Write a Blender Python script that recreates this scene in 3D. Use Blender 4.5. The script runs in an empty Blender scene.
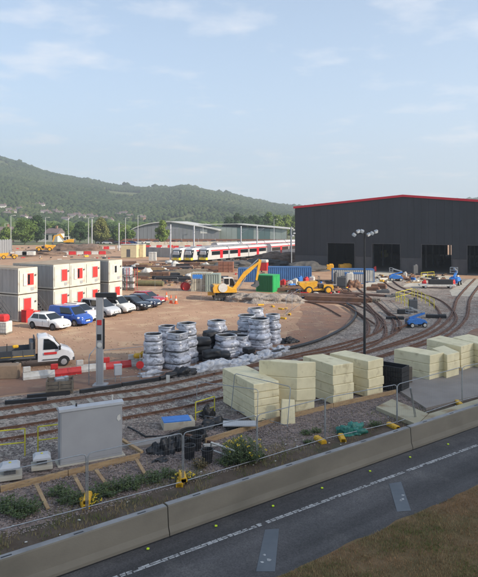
import bpy, math, random
from mathutils import Vector, Matrix, noise
random.seed(7)
R = math.radians
sc = bpy.context.scene
col = sc.collection
# ---------------------------------------------------------------- camera, sky, sun
CAMH, FPX, HZ = 9.8, 600.0, 222.0
cam = bpy.data.cameras.new('camera'); camo = bpy.data.objects.new('camera', cam); col.objects.link(camo)
camo.location = (0, 0, CAMH); camo.rotation_euler = (R(90), 0, 0)
cam.sensor_width = 36; cam.lens = 36*FPX/577; cam.shift_y = -(288.5-HZ)/577
cam.clip_start = .1; cam.clip_end = 20000
sc.camera = camo
sc.view_settings.view_transform = 'Standard'; sc.view_settings.look = 'None'
sc.view_settings.exposure = 0.64; sc.view_settings.gamma = 1
SUN_EL, SUN_AZ = R(27), R(114)
SDIR = Vector((math.cos(SUN_EL)*math.sin(SUN_AZ), math.cos(SUN_EL)*math.cos(SUN_AZ), math.sin(SUN_EL)))
sun = bpy.data.lights.new('sun', 'SUN'); sun.energy = 5.0; sun.angle = R(.5); sun.color = (1, .90, .76)
suno = bpy.data.objects.new('sun', sun); col.objects.link(suno)
suno.rotation_euler = SDIR.to_track_quat('Z', 'Y').to_euler()
world = bpy.data.worlds.new('World'); sc.world = world; world.use_nodes = True
nt = world.node_tree; nt.nodes.clear()
def N(nt, typ, **kw):
    n = nt.nodes.new(typ)
    for k, v in kw.items():
        if k in n.inputs.keys() if isinstance(k, str) else False: n.inputs[k].default_value = v
        else: setattr(n, k, v)
    return n
sky = N(nt, 'ShaderNodeTexSky', sky_type='NISHITA', sun_disc=False, sun_elevation=SUN_EL, sun_rotation=SUN_AZ,
        altitude=50, air_density=1.0, dust_density=1.3, ozone_density=1.6)
tc = N(nt, 'ShaderNodeTexCoord')
sep = N(nt, 'ShaderNodeSeparateXYZ'); nt.links.new(tc.outputs['Generated'], sep.inputs[0])
# thin summer cloud: noise on the direction flattened towards a cloud layer
zc = N(nt, 'ShaderNodeMath', operation='MAXIMUM'); nt.links.new(sep.outputs['Z'], zc.inputs[0]); zc.inputs[1].default_value = .02
za = N(nt, 'ShaderNodeMath', operation='ADD'); nt.links.new(zc.outputs[0], za.inputs[0]); za.inputs[1].default_value = .12
dv = N(nt, 'ShaderNodeVectorMath', operation='SCALE')
iv = N(nt, 'ShaderNodeMath', operation='DIVIDE'); iv.inputs[0].default_value = 1; nt.links.new(za.outputs[0], iv.inputs[1])
nt.links.new(tc.outputs['Generated'], dv.inputs[0]); nt.links.new(iv.outputs[0], dv.inputs['Scale'])
mp = N(nt, 'ShaderNodeMapping'); mp.inputs['Scale'].default_value = (1.0, 1.15, .6); mp.inputs['Location'].default_value = (3.1, .35, 0)
nt.links.new(dv.outputs[0], mp.inputs[0])
n1 = N(nt, 'ShaderNodeTexNoise'); n1.inputs['Scale'].default_value = 2.3; n1.inputs['Detail'].default_value = 7; n1.inputs['Roughness'].default_value = .55
nt.links.new(mp.outputs[0], n1.inputs[0])
r1 = N(nt, 'ShaderNodeValToRGB'); r1.color_ramp.elements[0].position = .54; r1.color_ramp.elements[1].position = .75
nt.links.new(n1.outputs['Fac'], r1.inputs[0])
cm = N(nt, 'ShaderNodeMath', operation='MULTIPLY'); nt.links.new(r1.outputs[0], cm.inputs[0]); cm.inputs[1].default_value = .55
# milky veil: pale air that thins upwards
vr = N(nt, 'ShaderNodeMapRange'); vr.inputs['From Min'].default_value = 0; vr.inputs['From Max'].default_value = .42
vr.inputs['To Min'].default_value = .62; vr.inputs['To Max'].default_value = .26
nt.links.new(sep.outputs['Z'], vr.inputs['Value'])
m1 = N(nt, 'ShaderNodeMixRGB'); m1.inputs['Color2'].default_value = (4.4, 5.5, 6.8, 1)
nt.links.new(vr.outputs[0], m1.inputs['Fac']); nt.links.new(sky.outputs[0], m1.inputs['Color1'])
m2 = N(nt, 'ShaderNodeMixRGB'); m2.inputs['Color2'].default_value = (6.3, 6.15, 6.15, 1)
nt.links.new(cm.outputs[0], m2.inputs['Fac']); nt.links.new(m1.outputs[0], m2.inputs['Color1'])
bg = N(nt, 'ShaderNodeBackground'); bg.inputs['Strength'].default_value = .122
nt.links.new(m2.outputs[0], bg.inputs[0])
wo = N(nt, 'ShaderNodeOutputWorld'); nt.links.new(bg.outputs[0], wo.inputs[0])

# ---------------------------------------------------------------- helpers
def G(px, py, z=0.0):                       # where a ray of the photo meets the level z
    d = FPX*(CAMH-z)/(py-HZ); return Vector(((px-239)*d/FPX, d, z))
def Gd(px, d, z=0.0): return Vector(((px-239)*d/FPX, d, z))
def rnd(a, b): return random.uniform(a, b)
def mat(name, c1, c2=None, rough=.7, scale=3, bump=0, bscale=None, metal=0, world_space=False, detail=5, p0=.35, p1=.65,
        stretch=None, spec=.5, c3=None, s3=None, trans=0, vor=None, coat=0, f3=(.55, .7)):
    m = bpy.data.materials.new(name); m.use_nodes = True; t = m.node_tree; t.nodes.clear()
    o = N(t, 'ShaderNodeOutputMaterial'); b = N(t, 'ShaderNodeBsdfPrincipled'); t.links.new(b.outputs[0], o.inputs[0])
    b.inputs['Roughness'].default_value = rough; b.inputs['Metallic'].default_value = metal
    b.inputs['Specular IOR Level'].default_value = spec; b.inputs['Coat Weight'].default_value = coat
    b.inputs['Base Color'].default_value = (*c1, 1)
    if world_space: src = N(t, 'ShaderNodeNewGeometry').outputs['Position']
    else: src = N(t, 'ShaderNodeTexCoord').outputs['Object']
    if stretch:
        mpn = N(t, 'ShaderNodeMapping'); mpn.inputs['Scale'].default_value = stretch; t.links.new(src, mpn.inputs[0]); src = mpn.outputs[0]
    out = None
    if c2:
        n = N(t, 'ShaderNodeTexNoise'); n.inputs['Scale'].default_value = scale; n.inputs['Detail'].default_value = detail
        n.inputs['Roughness'].default_value = .6; t.links.new(src, n.inputs[0])
        r = N(t, 'ShaderNodeMapRange'); r.inputs['From Min'].default_value = p0; r.inputs['From Max'].default_value = p1
        t.links.new(n.outputs['Fac'], r.inputs['Value'])
        x = N(t, 'ShaderNodeMixRGB'); x.inputs['Color1'].default_value = (*c1, 1); x.inputs['Color2'].default_value = (*c2, 1)
        t.links.new(r.outputs[0], x.inputs['Fac']); out = x.outputs[0]
        if c3:
            n3 = N(t, 'ShaderNodeTexNoise'); n3.inputs['Scale'].default_value = s3; n3.inputs['Detail'].default_value = 6; t.links.new(src, n3.inputs[0])
            r3 = N(t, 'ShaderNodeMapRange'); r3.inputs['From Min'].default_value = f3[0]; r3.inputs['From Max'].default_value = f3[1]
            t.links.new(n3.outputs['Fac'], r3.inputs['Value'])
            x3 = N(t, 'ShaderNodeMixRGB'); x3.inputs['Color2'].default_value = (*c3, 1)
            t.links.new(r3.outputs[0], x3.inputs['Fac']); t.links.new(out, x3.inputs['Color1']); out = x3.outputs[0]
        if vor:                             # stones: every cell its own shade
            v = N(t, 'ShaderNodeTexVoronoi'); v.inputs['Scale'].default_value = vor; t.links.new(src, v.inputs[0])
            h = N(t, 'ShaderNodeMixRGB', blend_type='MULTIPLY'); h.inputs['Fac'].default_value = 1
            rr = N(t, 'ShaderNodeMapRange'); rr.inputs['To Min'].default_value = .45; rr.inputs['To Max'].default_value = 1.5
            sp = N(t, 'ShaderNodeSeparateXYZ'); t.links.new(v.outputs['Color'], sp.inputs[0]); t.links.new(sp.outputs[0], rr.inputs['Value'])
            t.links.new(out, h.inputs['Color1']); t.links.new(rr.outputs[0], h.inputs['Color2']); out = h.outputs[0]
        t.links.new(out, b.inputs['Base Color'])
    if bump:
        nb = N(t, 'ShaderNodeTexNoise'); nb.inputs['Scale'].default_value = bscale or scale*4; nb.inputs['Detail'].default_value = 4; t.links.new(src, nb.inputs[0])
        bn = N(t, 'ShaderNodeBump'); bn.inputs['Strength'].default_value = 1; bn.inputs['Distance'].default_value = bump
        t.links.new((v.outputs['Distance'] if vor and c2 else nb.outputs['Fac']), bn.inputs['Height']); t.links.new(bn.outputs[0], b.inputs['Normal'])
        if vor and c2: bn.invert = True
    return m
class MB:
    def __init__(s): s.v = []; s.f = []; s.m = Matrix.Identity(4)
    def add(s, vs, fs):
        n = len(s.v); s.v += [tuple(s.m @ Vector(p)) for p in vs]; s.f += [tuple(i+n for i in f) for f in fs]; return s
    def B(s, x0, x1, y0, y1, z0, z1, c=0):
        if c <= 0:
            return s.add([(x, y, z) for x in (x0, x1) for y in (y0, y1) for z in (z0, z1)],
                  [(0, 1, 3, 2), (4, 6, 7, 5), (0, 4, 5, 1), (2, 3, 7, 6), (0, 2, 6, 4), (1, 5, 7, 3)])
        P = [(x0+c, y0), (x1-c, y0), (x1, y0+c), (x1, y1-c), (x1-c, y1), (x0+c, y1), (x0, y1-c), (x0, y0+c)]
        return s.rings([[(x+(c*.7 if x < (x0+x1)/2 else -c*.7)*k, y+(c*.7 if y < (y0+y1)/2 else -c*.7)*k, z) for x, y in P]
                        for k, z in ((1, z0), (0, z0+c), (0, z1-c), (1, z1))])
    def bx(s, c, d, rz=0, ch=0):
        o = s.m; s.m = o @ Matrix.Translation(c) @ Matrix.Rotation(rz, 4, 'Z')
        s.B(-d[0]/2, d[0]/2, -d[1]/2, d[1]/2, -d[2]/2, d[2]/2, ch); s.m = o; return s
    def rings(s, rs, caps=True, close=True):
        n = len(rs[0]); vs = [p for r in rs for p in r]; fs = []
        for i in range(len(rs)-1):
            for j in range(n if close else n-1):
                k = (j+1) % n; fs.append((i*n+j, i*n+k, (i+1)*n+k, (i+1)*n+j))
        if caps: fs += [tuple(range(n-1, -1, -1)), tuple((len(rs)-1)*n+j for j in range(n))]
        return s.add(vs, fs)
    def tube(s, a, b, r, r2=None, n=8):
        a, b = Vector(a), Vector(b); d = (b-a).normalized(); r2 = r if r2 is None else r2
        u = d.orthogonal().normalized(); w = d.cross(u)
        return s.rings([[tuple(p+(u*math.cos(6.2832*k/n)+w*math.sin(6.2832*k/n))*q) for k in range(n)] for p, q in ((a, r), (b, r2))])
    def pipe(s, pts, r, n=6):
        pts = [Vector(p) for p in pts]; rs = []; u = None
        for i, p in enumerate(pts):
            d = (pts[min(i+1, len(pts)-1)]-pts[max(i-1, 0)]).normalized()
            u = d.orthogonal().normalized() if u is None else (u-d*u.dot(d)).normalized()
            w = d.cross(u); rs.append([tuple(p+(u*math.cos(6.2832*k/n)+w*math.sin(6.2832*k/n))*r) for k in range(n)])
        return s.rings(rs)
    def bar(s, a, b, w, h):                 # beam of w across and h upright
        a, b = Vector(a), Vector(b); d = (b-a).normalized()
        sd = d.cross(Vector((0, 0, 1))); sd = sd.normalized() if sd.length > 1e-3 else Vector((1, 0, 0)); up = sd.cross(d)
        return s.rings([[tuple(p+sd*w/2*i+up*h/2*j) for i, j in ((-1, -1), (1, -1), (1, 1), (-1, 1))] for p in (a, b)])
    def lathe(s, prof, c=(0, 0, 0), n=16, axis='Z'):
        o = s.m; s.m = o @ Matrix.Translation(c) @ ({'Z': Matrix.Identity(4), 'Y': Matrix.Rotation(R(-90), 4, 'X'), 'X': Matrix.Rotation(R(90), 4, 'Y')}[axis])
        s.rings([[(r*math.cos(6.2832*k/n), r*math.sin(6.2832*k/n), z) for k in range(n)] for r, z in prof]); s.m = o; return s
    def prism(s, poly, y0, y1):             # polygon in xz, thick in y
        return s.rings([[(x, y0, z) for x, z in poly], [(x, y1, z) for x, z in poly]])
    def slab(s, poly, z0, z1):
        return s.rings([[(x, y, z0) for x, y in poly], [(x, y, z1) for x, y in poly]])
    def sweep(s, path, prof, closed=True):  # prof: (side, up)
        rs = []
        for i, p in enumerate(path):
            d = Vector(path[min(i+1, len(path)-1)])-Vector(path[max(i-1, 0)]); d.z = 0; d.normalize()
            sd = Vector((d.y, -d.x, 0)); p = Vector(p); rs.append([tuple(p+sd*a+Vector((0, 0, b))) for a, b in prof])
        return s.rings(rs, caps=closed, close=closed)
    def quad(s, a, b, c, d): return s.add([a, b, c, d], [(0, 1, 2, 3)])
    def mesh(s, name, m, smooth=False):
        me = bpy.data.meshes.new(name); me.from_pydata(s.v, [], s.f); me.materials.append(m)
        if smooth: me.shade_smooth(); me.set_sharp_from_angle(angle=R(smooth if smooth is not True else 50))
        return me
    def build(s, name, m, parent=None, kind=None, smooth=False, label=None, bevel=0):
        me = s.mesh(name, m, smooth); o = bpy.data.objects.new(name, me); col.objects.link(o)
        if parent is not None: o.parent = parent
        if kind: o['kind'] = kind
        if label: o['label'] = label
        if bevel:
            bm_ = o.modifiers.new('bevel', 'BEVEL'); bm_.width = bevel; bm_.segments = 2; bm_.limit_method = 'ANGLE'; bm_.angle_limit = R(35)
        return o
def tag(o, label, cat, group=None):
    o['label'] = label; o['category'] = cat
    if group: o['group'] = group
    return o
def thing(name, label, cat, loc=(0, 0, 0), rz=0, group=None):
    o = bpy.data.objects.new(name, None); col.objects.link(o); o.location = loc; o.rotation_euler = (0, 0, rz)
    return tag(o, label, cat, group)
def dup(root, loc, rz, label=None):
    def cp(o, par):
        c = o.copy(); col.objects.link(c); c.parent = par
        for ch in list(o.children): cp(ch, c)
        return c
    r = cp(root, None); r.location = loc; r.rotation_euler = (0, 0, rz)
    if label: r['label'] = label
    return r
def place(me, name, parent, loc, rz=0, scale=None, rx=0, ry=0):
    o = bpy.data.objects.new(name, me); col.objects.link(o); o.parent = parent; o.location = loc; o.rotation_euler = (rx, ry, rz)
    if scale: o.scale = scale
    return o
def catmull(P, step=1.0):
    P = [Vector(p) for p in P]; Q = [2*P[0]-P[1]]+P+[2*P[-1]-P[-2]]; out = []
    for i in range(1, len(Q)-2):
        n = max(2, int((Q[i+1]-Q[i]).length/step))
        for k in range(n):
            t = k/n; a, b, c, d = Q[i-1:i+3]
            out.append(.5*((2*b)+(c-a)*t+(2*a-5*b+4*c-d)*t*t+(3*b-a-3*c+d)*t**3))
    return out+[P[-1]]
def ragged(poly, z, amp=.5, step=1.5, mbt=None):          # ground patch with an uneven edge
    pts = []
    for i in range(len(poly)):
        a, b = Vector(poly[i]), Vector(poly[(i+1) % len(poly)]); n = max(1, int((b-a).length/step))
        for k in range(n):
            p = a.lerp(b, k/n); q = noise.noise_vector(p*.35)*amp+noise.noise_vector(p*1.3)*amp*.4; pts.append((p.x+q.x, p.y+q.y, z))
    return MB().add(pts, [tuple(range(len(pts)))])
def inside(p, poly):
    c = False; n = len(poly)
    for i in range(n):
        a, b = poly[i], poly[i-1]
        if (a[1] > p[1]) != (b[1] > p[1]) and p[0] < (b[0]-a[0])*(p[1]-a[1])/(b[1]-a[1])+a[0]: c = not c
    return c
TH_R = R(36.5)                              # the road
rd = Vector((math.cos(TH_R), math.sin(TH_R), 0)); rn = Vector((-rd.y, rd.x, 0))      # along it; away from camera
TH_V = R(-28)                               # cabins, shed front
vd = Vector((math.cos(TH_V), math.sin(TH_V), 0)); ud = Vector((-vd.y, vd.x, 0))
# ---------------------------------------------------------------- materials
m_dirt = mat('dirt', (.42, .265, .175), (.32, .195, .128), .95, .09, .03, 2.2, world_space=True, c3=(.47, .33, .215), s3=.5, spec=.15, detail=8, f3=(.5, .7))
m_reddirt = mat('red_dirt', (.31, .175, .115), (.21, .14, .11), .95, .3, .04, 3, world_space=True, c3=(.36, .24, .16), s3=.6, spec=.15, detail=8)
m_ballast = mat('ballast', (.36, .305, .255), (.23, .19, .16), .95, .35, .045, 8, world_space=True, vor=9, c3=(.24, .16, .125), s3=.45, spec=.2)
m_ballast2 = mat('ballast_stone', (.27, .21, .18), (.17, .13, .11), .95, .5, .045, 8, world_space=True, vor=9, c3=(.17, .13, .10), s3=1.5, spec=.2)
m_soil = mat('soil', (.085, .062, .045), (.125, .098, .075), .95, 1.2, .04, 7, world_space=True, c3=(.07, .07, .045), s3=.8, spec=.15, detail=8)
m_land = mat('land', (.09, .12, .045), (.16, .15, .08), .95, .02, .05, 2, world_space=True)
m_asph = mat('asphalt', (.070, .066, .066), (.052, .050, .050), .85, .30, .004, 60, world_space=True, c3=(.085, .08, .077), s3=.8, spec=.4, stretch=None, detail=8)
m_asph2 = mat('asphalt_patch', (.105, .118, .13), (.08, .092, .105), .5, 1.5, .003, 60, world_space=True, spec=.5)
m_linew = mat('road_paint', (.42, .42, .41), (.20, .20, .20), .7, 7, .002, world_space=True, p0=.45, p1=.62)
m_conc = mat('concrete', (.165, .148, .118), (.125, .112, .09), .85, .6, .004, 30, c3=(.105, .095, .075), s3=1.1, f3=(.5, .8), stretch=(.5, 1, 1), detail=8)
m_conc2 = mat('concrete_pale', (.50, .46, .38), (.38, .34, .27), .9, .5, .01, 8, world_space=True, c3=(.28, .21, .15), s3=1.2, detail=8)
m_slabc = mat('slab_concrete', (.27, .24, .215), (.22, .195, .175), .85, .7, .004, 20, world_space=True, detail=8)
m_top = mat('concrete_cap', (.27, .27, .27), (.19, .19, .19), .85, 2, .004, 30)
m_rail = mat('rusty_rail', (.115, .058, .036), (.19, .105, .07), .6, 3, .003, 20, metal=.2)
m_sleep = mat('concrete_sleeper', (.40, .37, .31), (.28, .25, .21), .9, 2, .004, 20)
m_timber = mat('timber', (.42, .29, .15), (.30, .19, .10), .8, 2, .004, 12, stretch=(1, 1, 6), c3=(.2, .14, .09), s3=3)
m_oldwood = mat('weathered_wood', (.20, .165, .125), (.13, .105, .08), .9, 3, .01, 14)
m_rustwood = mat('rusty_timber', (.22, .11, .06), (.12, .07, .05), .9, 1, .01, 10)
m_foam = mat('cream_foam', (.79, .70, .46), (.68, .595, .375), .8, 1.3, .006, 6, c3=(.50, .42, .25), s3=2.2, world_space=True, f3=(.58, .75))
m_galv = mat('galvanised_steel', (.42, .44, .46), (.30, .32, .34), .42, 5, metal=.65)
m_yel = mat('yellow_paint', (.72, .42, .02), (.60, .33, .02), .5, 4)
m_yrail = mat('yellow_rail_paint', (.62, .55, .03), (.5, .42, .03), .45, 4)
m_black = mat('black_plastic', (.012, .012, .014), (.022, .022, .024), .5, 4, .01, 6)
m_rub = mat('rubber', (.015, .015, .015), (.03, .028, .025), .85, 6)
m_red = mat('red_plastic', (.60, .03, .03), (.45, .025, .025), .45, 3)
m_whitep = mat('white_plastic', (.60, .585, .55), (.46, .44, .40), .5, 3)
m_grey = mat('grey_paint', (.33, .33, .34), (.29, .29, .30), .5, .7)
m_dgrey = mat('dark_grey_paint', (.07, .075, .08), (.09, .09, .095), .6, 2)
m_blue = mat('blue_paint', (.04, .20, .58), (.03, .15, .45), .5, 3)
m_green = mat('green_paint', (.02, .33, .09), (.02, .27, .08), .5, 3)
m_wrap = mat('plastic_film', (.50, .51, .57), (.10, .105, .12), .22, 2.2, .06, 2.2, detail=9, stretch=(1, 1, 2.0), p0=.47, p1=.66, c3=(.70, .71, .77), s3=2.5, spec=.7)
m_wht = mat('white_film', (.60, .61, .64), (.30, .31, .34), .35, 2, .05, 3, detail=8)
m_glass = mat('dark_glass', (.012, .015, .018), None, .06, spec=.8)
m_green_bag = mat('teal_bag', (.03, .22, .17), (.02, .13, .10), .5, 3, .02, 5)
m_person = None
def paint(n, c, rough=.25): return mat(n, c, tuple(k*.93 for k in c), rough, 2, coat=.5)

# wheel tracks along the road: bands across its width, polished lighter and oil darkened
t = m_asph.node_tree; bs_ = [n for n in t.nodes if n.type == 'BSDF_PRINCIPLED'][0]; src_ = bs_.inputs['Base Color'].links[0].from_socket
gp = N(t, 'ShaderNodeNewGeometry'); dt = N(t, 'ShaderNodeVectorMath', operation='DOT_PRODUCT'); dt.inputs[1].default_value = tuple(rn); t.links.new(gp.outputs['Position'], dt.inputs[0])
dl = N(t, 'ShaderNodeVectorMath', operation='DOT_PRODUCT'); dl.inputs[1].default_value = tuple(rd); t.links.new(gp.outputs['Position'], dl.inputs[0])
ml = N(t, 'ShaderNodeMath', operation='MULTIPLY'); ml.inputs[1].default_value = .06; t.links.new(dl.outputs['Value'], ml.inputs[0])
cx = N(t, 'ShaderNodeCombineXYZ'); t.links.new(dt.outputs['Value'], cx.inputs[0]); t.links.new(ml.outputs[0], cx.inputs[1])
nn_ = N(t, 'ShaderNodeTexNoise'); nn_.inputs['Scale'].default_value = .85; nn_.inputs['Detail'].default_value = 4; t.links.new(cx.outputs[0], nn_.inputs[0])
mr_ = N(t, 'ShaderNodeMapRange'); mr_.inputs['From Min'].default_value = .32; mr_.inputs['From Max'].default_value = .68; mr_.inputs['To Min'].default_value = .66; mr_.inputs['To Max'].default_value = 1.45
t.links.new(nn_.outputs['Fac'], mr_.inputs['Value']); mu_ = N(t, 'ShaderNodeMixRGB', blend_type='MULTIPLY'); mu_.inputs['Fac'].default_value = 1
t.links.new(src_, mu_.inputs['Color1']); t.links.new(mr_.outputs[0], mu_.inputs['Color2']); t.links.new(mu_.outputs[0], bs_.inputs['Base Color'])
# faint aggregate speckle
vv_ = N(t, 'ShaderNodeTexVoronoi'); vv_.inputs['Scale'].default_value = 28; t.links.new(gp.outputs['Position'], vv_.inputs[0])
vs_ = N(t, 'ShaderNodeSeparateXYZ'); t.links.new(vv_.outputs['Color'], vs_.inputs[0]); vm_ = N(t, 'ShaderNodeMapRange'); vm_.inputs['To Min'].default_value = .75; vm_.inputs['To Max'].default_value = 1.3; t.links.new(vs_.outputs[0], vm_.inputs['Value'])
mv_ = N(t, 'ShaderNodeMixRGB', blend_type='MULTIPLY'); mv_.inputs['Fac'].default_value = 1; t.links.new(mu_.outputs[0], mv_.inputs['Color1']); t.links.new(vm_.outputs[0], mv_.inputs['Color2']); t.links.new(mv_.outputs[0], bs_.inputs['Base Color'])
# ---------------------------------------------------------------- the setting
def struct(mb, name, m, **k): return mb.build(name, m, None, 'structure', **k)
def ov(p, z=0): return Vector((p.x, p.y, z))
# land out to the horizon
mb = MB(); rs = []
for r_ in (0, 300, 800, 2500, 6000, 14000): rs.append([(r_*math.cos(6.2832*k/48), 400+r_*math.sin(6.2832*k/48), -.012) for k in range(48)])
struct(MB().rings(rs[1:], caps=False).add(rs[1], [tuple(range(48))]), 'ground', m_land)
# yard of bare earth, gently uneven
def uneven(poly_fn, name, m, x0, x1, y0, y1, nx, ny, z, amp, fr=.12):
    vs = []; fs = []; idx = {}
    for j in range(ny+1):
        for i in range(nx+1):
            x = x0+(x1-x0)*i/nx; y = y0+(y1-y0)*j/ny
            vs.append((x, y, z+amp*noise.noise(Vector((x*fr, y*fr, 3)))))
    for j in range(ny):
        for i in range(nx):
            c = vs[j*(nx+1)+i]
            if poly_fn(c[0], c[1]): a = j*(nx+1)+i; fs.append((a, a+1, a+nx+2, a+nx+1))
    return struct(MB().add(vs, fs), name, m, smooth=True)
def roadside(x, y, off):                    # distance beyond the barrier line
    b = G(168, 535); return (Vector((x, y, 0))-ov(b)).dot(rn) > off
uneven(lambda x, y: roadside(x, y, 2) , 'dirt_yard', m_dirt, -190, 230, 14, 255, 210, 120, 0, .008)
# ballast bed under the running lines
def GP(L, z=0): return [ov(G(*p), z) for p in L]
bal = GP([(-80, 408), (0, 399), (100, 388), (180, 376), (250, 358), (310, 343), (345, 327), (356, 316), (348, 304), (322, 297), (292, 291), (292, 285), (340, 283), (400, 277), (520, 280), (900, 330), (700, 372), (480, 398), (395, 404), (300, 420), (210, 440), (120, 452), (-80, 482)])
struct(ragged(bal, .012, .5), 'ballast_bed', m_ballast)
struct(ragged(GP([(-60, 372), (60, 372), (150, 366), (250, 352), (300, 330), (300, 303), (322, 302), (343, 310), (350, 318), (340, 328), (310, 342), (250, 357), (180, 375), (100, 387), (0, 398), (-60, 404)]), .010, .9), 'red_earth_strip', m_reddirt)
struct(ragged(GP([(425, 360), (478, 326), (560, 322), (700, 345), (600, 420), (478, 392), (430, 380)]), .016, .5), 'earth_patch', m_reddirt)
# gravel shoulder between timber edging and barrier, then soil along the barrier
b0 = ov(G(168, 535)); L0, L1 = -24, 60
def strip(d0, d1, z, a=L0, b=L1): return [b0+rd*a+rn*d0+Vector((0, 0, z)), b0+rd*b+rn*d0+Vector((0, 0, z)), b0+rd*b+rn*d1+Vector((0, 0, z)), b0+rd*a+rn*d1+Vector((0, 0, z))]
struct(ragged([p for p in strip(.2, 8.2, 0)], .020, .25, 1), 'gravel_shoulder', m_ballast2)
struct(ragged([p for p in strip(.2, 3.1, 0)], .026, .35, .8), 'soil_strip', m_soil)
# road: sheet at +4 mm steps, its verge beyond
struct(MB().add(strip(-6.6, .55, .006, -60, 140), [(0, 1, 2, 3)]), 'road', m_asph)
a = ov(G(118, 577)); b = ov(G(478, 445)); ld = (b-a).normalized(); ln = Vector((-ld.y, ld.x, 0))
mbl = MB(); s = -22
while s < 70:                               # worn double line of short dashes
    for off, w in ((-.042, .042), (.042, .042)):
        L = rnd(.13, .21); q = a+ld*(s+rnd(0, .04))+ln*off
        if random.random() < .10: continue
        w2 = w*rnd(.6, 1.1)
        mbl.add([q-ln*w2+Vector((0, 0, .010)), q+ld*L-ln*w2*rnd(.7, 1)+Vector((0, 0, .010)), q+ld*L+ln*w2+Vector((0, 0, .010)), q+ln*w2*rnd(.7, 1)+Vector((0, 0, .010))], [(0, 1, 2, 3)])
    s += .19
struct(mbl, 'edge_line_marking', m_linew)
for P in ([(265, 530), (279, 529), (275, 572), (256, 572)], [(389, 484), (401, 482), (411, 511), (397, 512)]):
    struct(MB().add([ov(G(*p), .014) for p in P], [(0, 1, 2, 3)]), 'road_patch', m_asph2)
    mbs = MB()
    for k in range(3):
        p0 = Vector(P[0]).lerp(Vector(P[3]), rnd(.3, .95)); p1 = Vector(P[1]).lerp(Vector(P[2]), rnd(.3, .95)); q = p0.lerp(p1, rnd(.2, .9))
        c = ov(G(q.x, q.y), .019); mbs.add([c+Vector((math.cos(t)*rnd(.03, .09), math.sin(t)*rnd(.03, .12), 0)) for t in (0, 1.2, 2.5, 3.8, 5)], [(0, 1, 2, 3, 4)])
    struct(mbs, 'paint_scrap_marking', m_linew)
# tar seam along the foot of the barrier
struct(MB().add(strip(-.17, -.11, .011, -30, 90), [(0, 1, 2, 3)]), 'tar_seam', m_black)
m_verge = mat('verge_grass_ground', (.20, .125, .07), (.11, .095, .045), .95, .55, .06, 6, world_space=True, c3=(.22, .15, .085), s3=1.4, spec=.1, detail=8)
vp = [G(277, 577), G(360, 531), G(478, 485), G(600, 442)]
vdv = (ov(G(478, 485))-ov(G(277, 577))).normalized(); vq = ov(G(277, 577)); vn = Vector((vdv.y, -vdv.x, 0))
vs = []; fs = []; nx, ny = 150, 50
for j in range(ny+1):
    for i in range(nx+1):
        p = vq+vdv*(-14+70*i/nx)+vn*(-.25*noise.noise(Vector((i*.4, 0, 0)))+16*j/ny)
        e = min(1, j/4); vs.append((p.x, p.y, .012+e*(.05+.12*j/ny*2+.10*noise.noise(p*.5)+.05*noise.noise(p*1.7))))
for j in range(ny):
    for i in range(nx): q = j*(nx+1)+i; fs.append((q, q+nx+1, q+nx+2, q+1))
struct(MB().add(vs, fs), 'grass_verge', m_verge, smooth=True)
def blades(name, fn, n, m, hmin, hmax, w=.012):
    vs = []; fs = []
    for _ in range(n):
        p = fn()
        if p is None: continue
        h = rnd(hmin, hmax); t = rnd(0, 6.28); l = Vector((math.cos(t), math.sin(t), 0)); k = len(vs)
        q = p+Vector((rnd(-1, 1), rnd(-1, 1), 0))*h*.5+Vector((0, 0, h))
        vs += [tuple(p-l*w), tuple(p+l*w), tuple(q)]; fs.append((k, k+1, k+2))
    o = MB().add(vs, fs).build(name, m, None, 'stuff'); return o
m_blade = mat('grass_blade', (.13, .16, .05), (.32, .25, .13), .8, 1.1, world_space=True, p0=.42, p1=.58, spec=.2)
m_straw = mat('straw_blade', (.36, .23, .12), (.22, .13, .065), .85, 2, world_space=True, spec=.2)
def verge_pt():
    for _ in range(20):
        s_, t_ = rnd(-2, 22), rnd(.05, 9)
        p = vq+vdv*s_+vn*t_
        if p.y < 9: continue
        if abs((p.x)/p.y) > .45: continue
        p.z = .012+(.05+.24*t_/16+.10*noise.noise(p*.5)+.05*noise.noise(p*1.7))*min(1, t_*50/16/4)-.01; return p
def vg1():
    p = verge_pt()
    return p if p and noise.noise(p*.45)+.35*noise.noise(p*1.5)+.05*((p-vq).dot(vn)-2.5) > rnd(-.2, .4) else None
tag(blades('green_grass', vg1, 60000, m_blade, .03, .12, .008), 'short green grass growing in patches on the near verge', 'grass')
tag(blades('dry_grass', verge_pt, 60000, m_straw, .02, .08, .008), 'dry straw coloured grass on the near verge', 'grass')
# loose stones of the shoulder
sv = [(0, 0, 1), (.9, 0, .1), (0, .8, 0), (-.8, .1, .2), (.1, -.9, .1), (0, 0, -.5)]
sf = [(0, 1, 2), (0, 2, 3), (0, 3, 4), (0, 4, 1), (5, 2, 1), (5, 3, 2), (5, 4, 3), (5, 1, 4)]
def stones(name, fn, n, m, a, b, z=0):
    mb = MB(); vs = []; fs = []
    for _ in range(n):
        p = fn(); r_ = rnd(a, b); t = rnd(0, 6.28); c, s_ = math.cos(t), math.sin(t); k = len(vs); q = rnd(.5, 1)
        vs += [(p.x+(x*c-y*s_)*r_, p.y+(x*s_+y*c)*r_*q, z+zz*r_*.7+r_*.3) for x, y, zz in sv]; fs += [tuple(i+k for i in f) for f in sf]
    return MB().add(vs, fs).build(name, m, None, 'stuff')
m_stone = mat('loose_stone', (.34, .28, .26), (.17, .14, .13), .9, 14, world_space=True, p0=.3, p1=.7)
tag(stones('loose_gravel', lambda: b0+rd*rnd(-13, 20)+rn*rnd(2.7, 6.1), 13000, m_stone, .02, .055, .02), 'pinkish grey loose stones along the timber edging', 'gravel')
tag(stones('track_gravel', lambda: b0+rd*rnd(-16, 16)+rn*rnd(6.2, 13), 14000, m_stone, .025, .06, .01), 'grey track ballast stones around the near rails', 'gravel')
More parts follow.
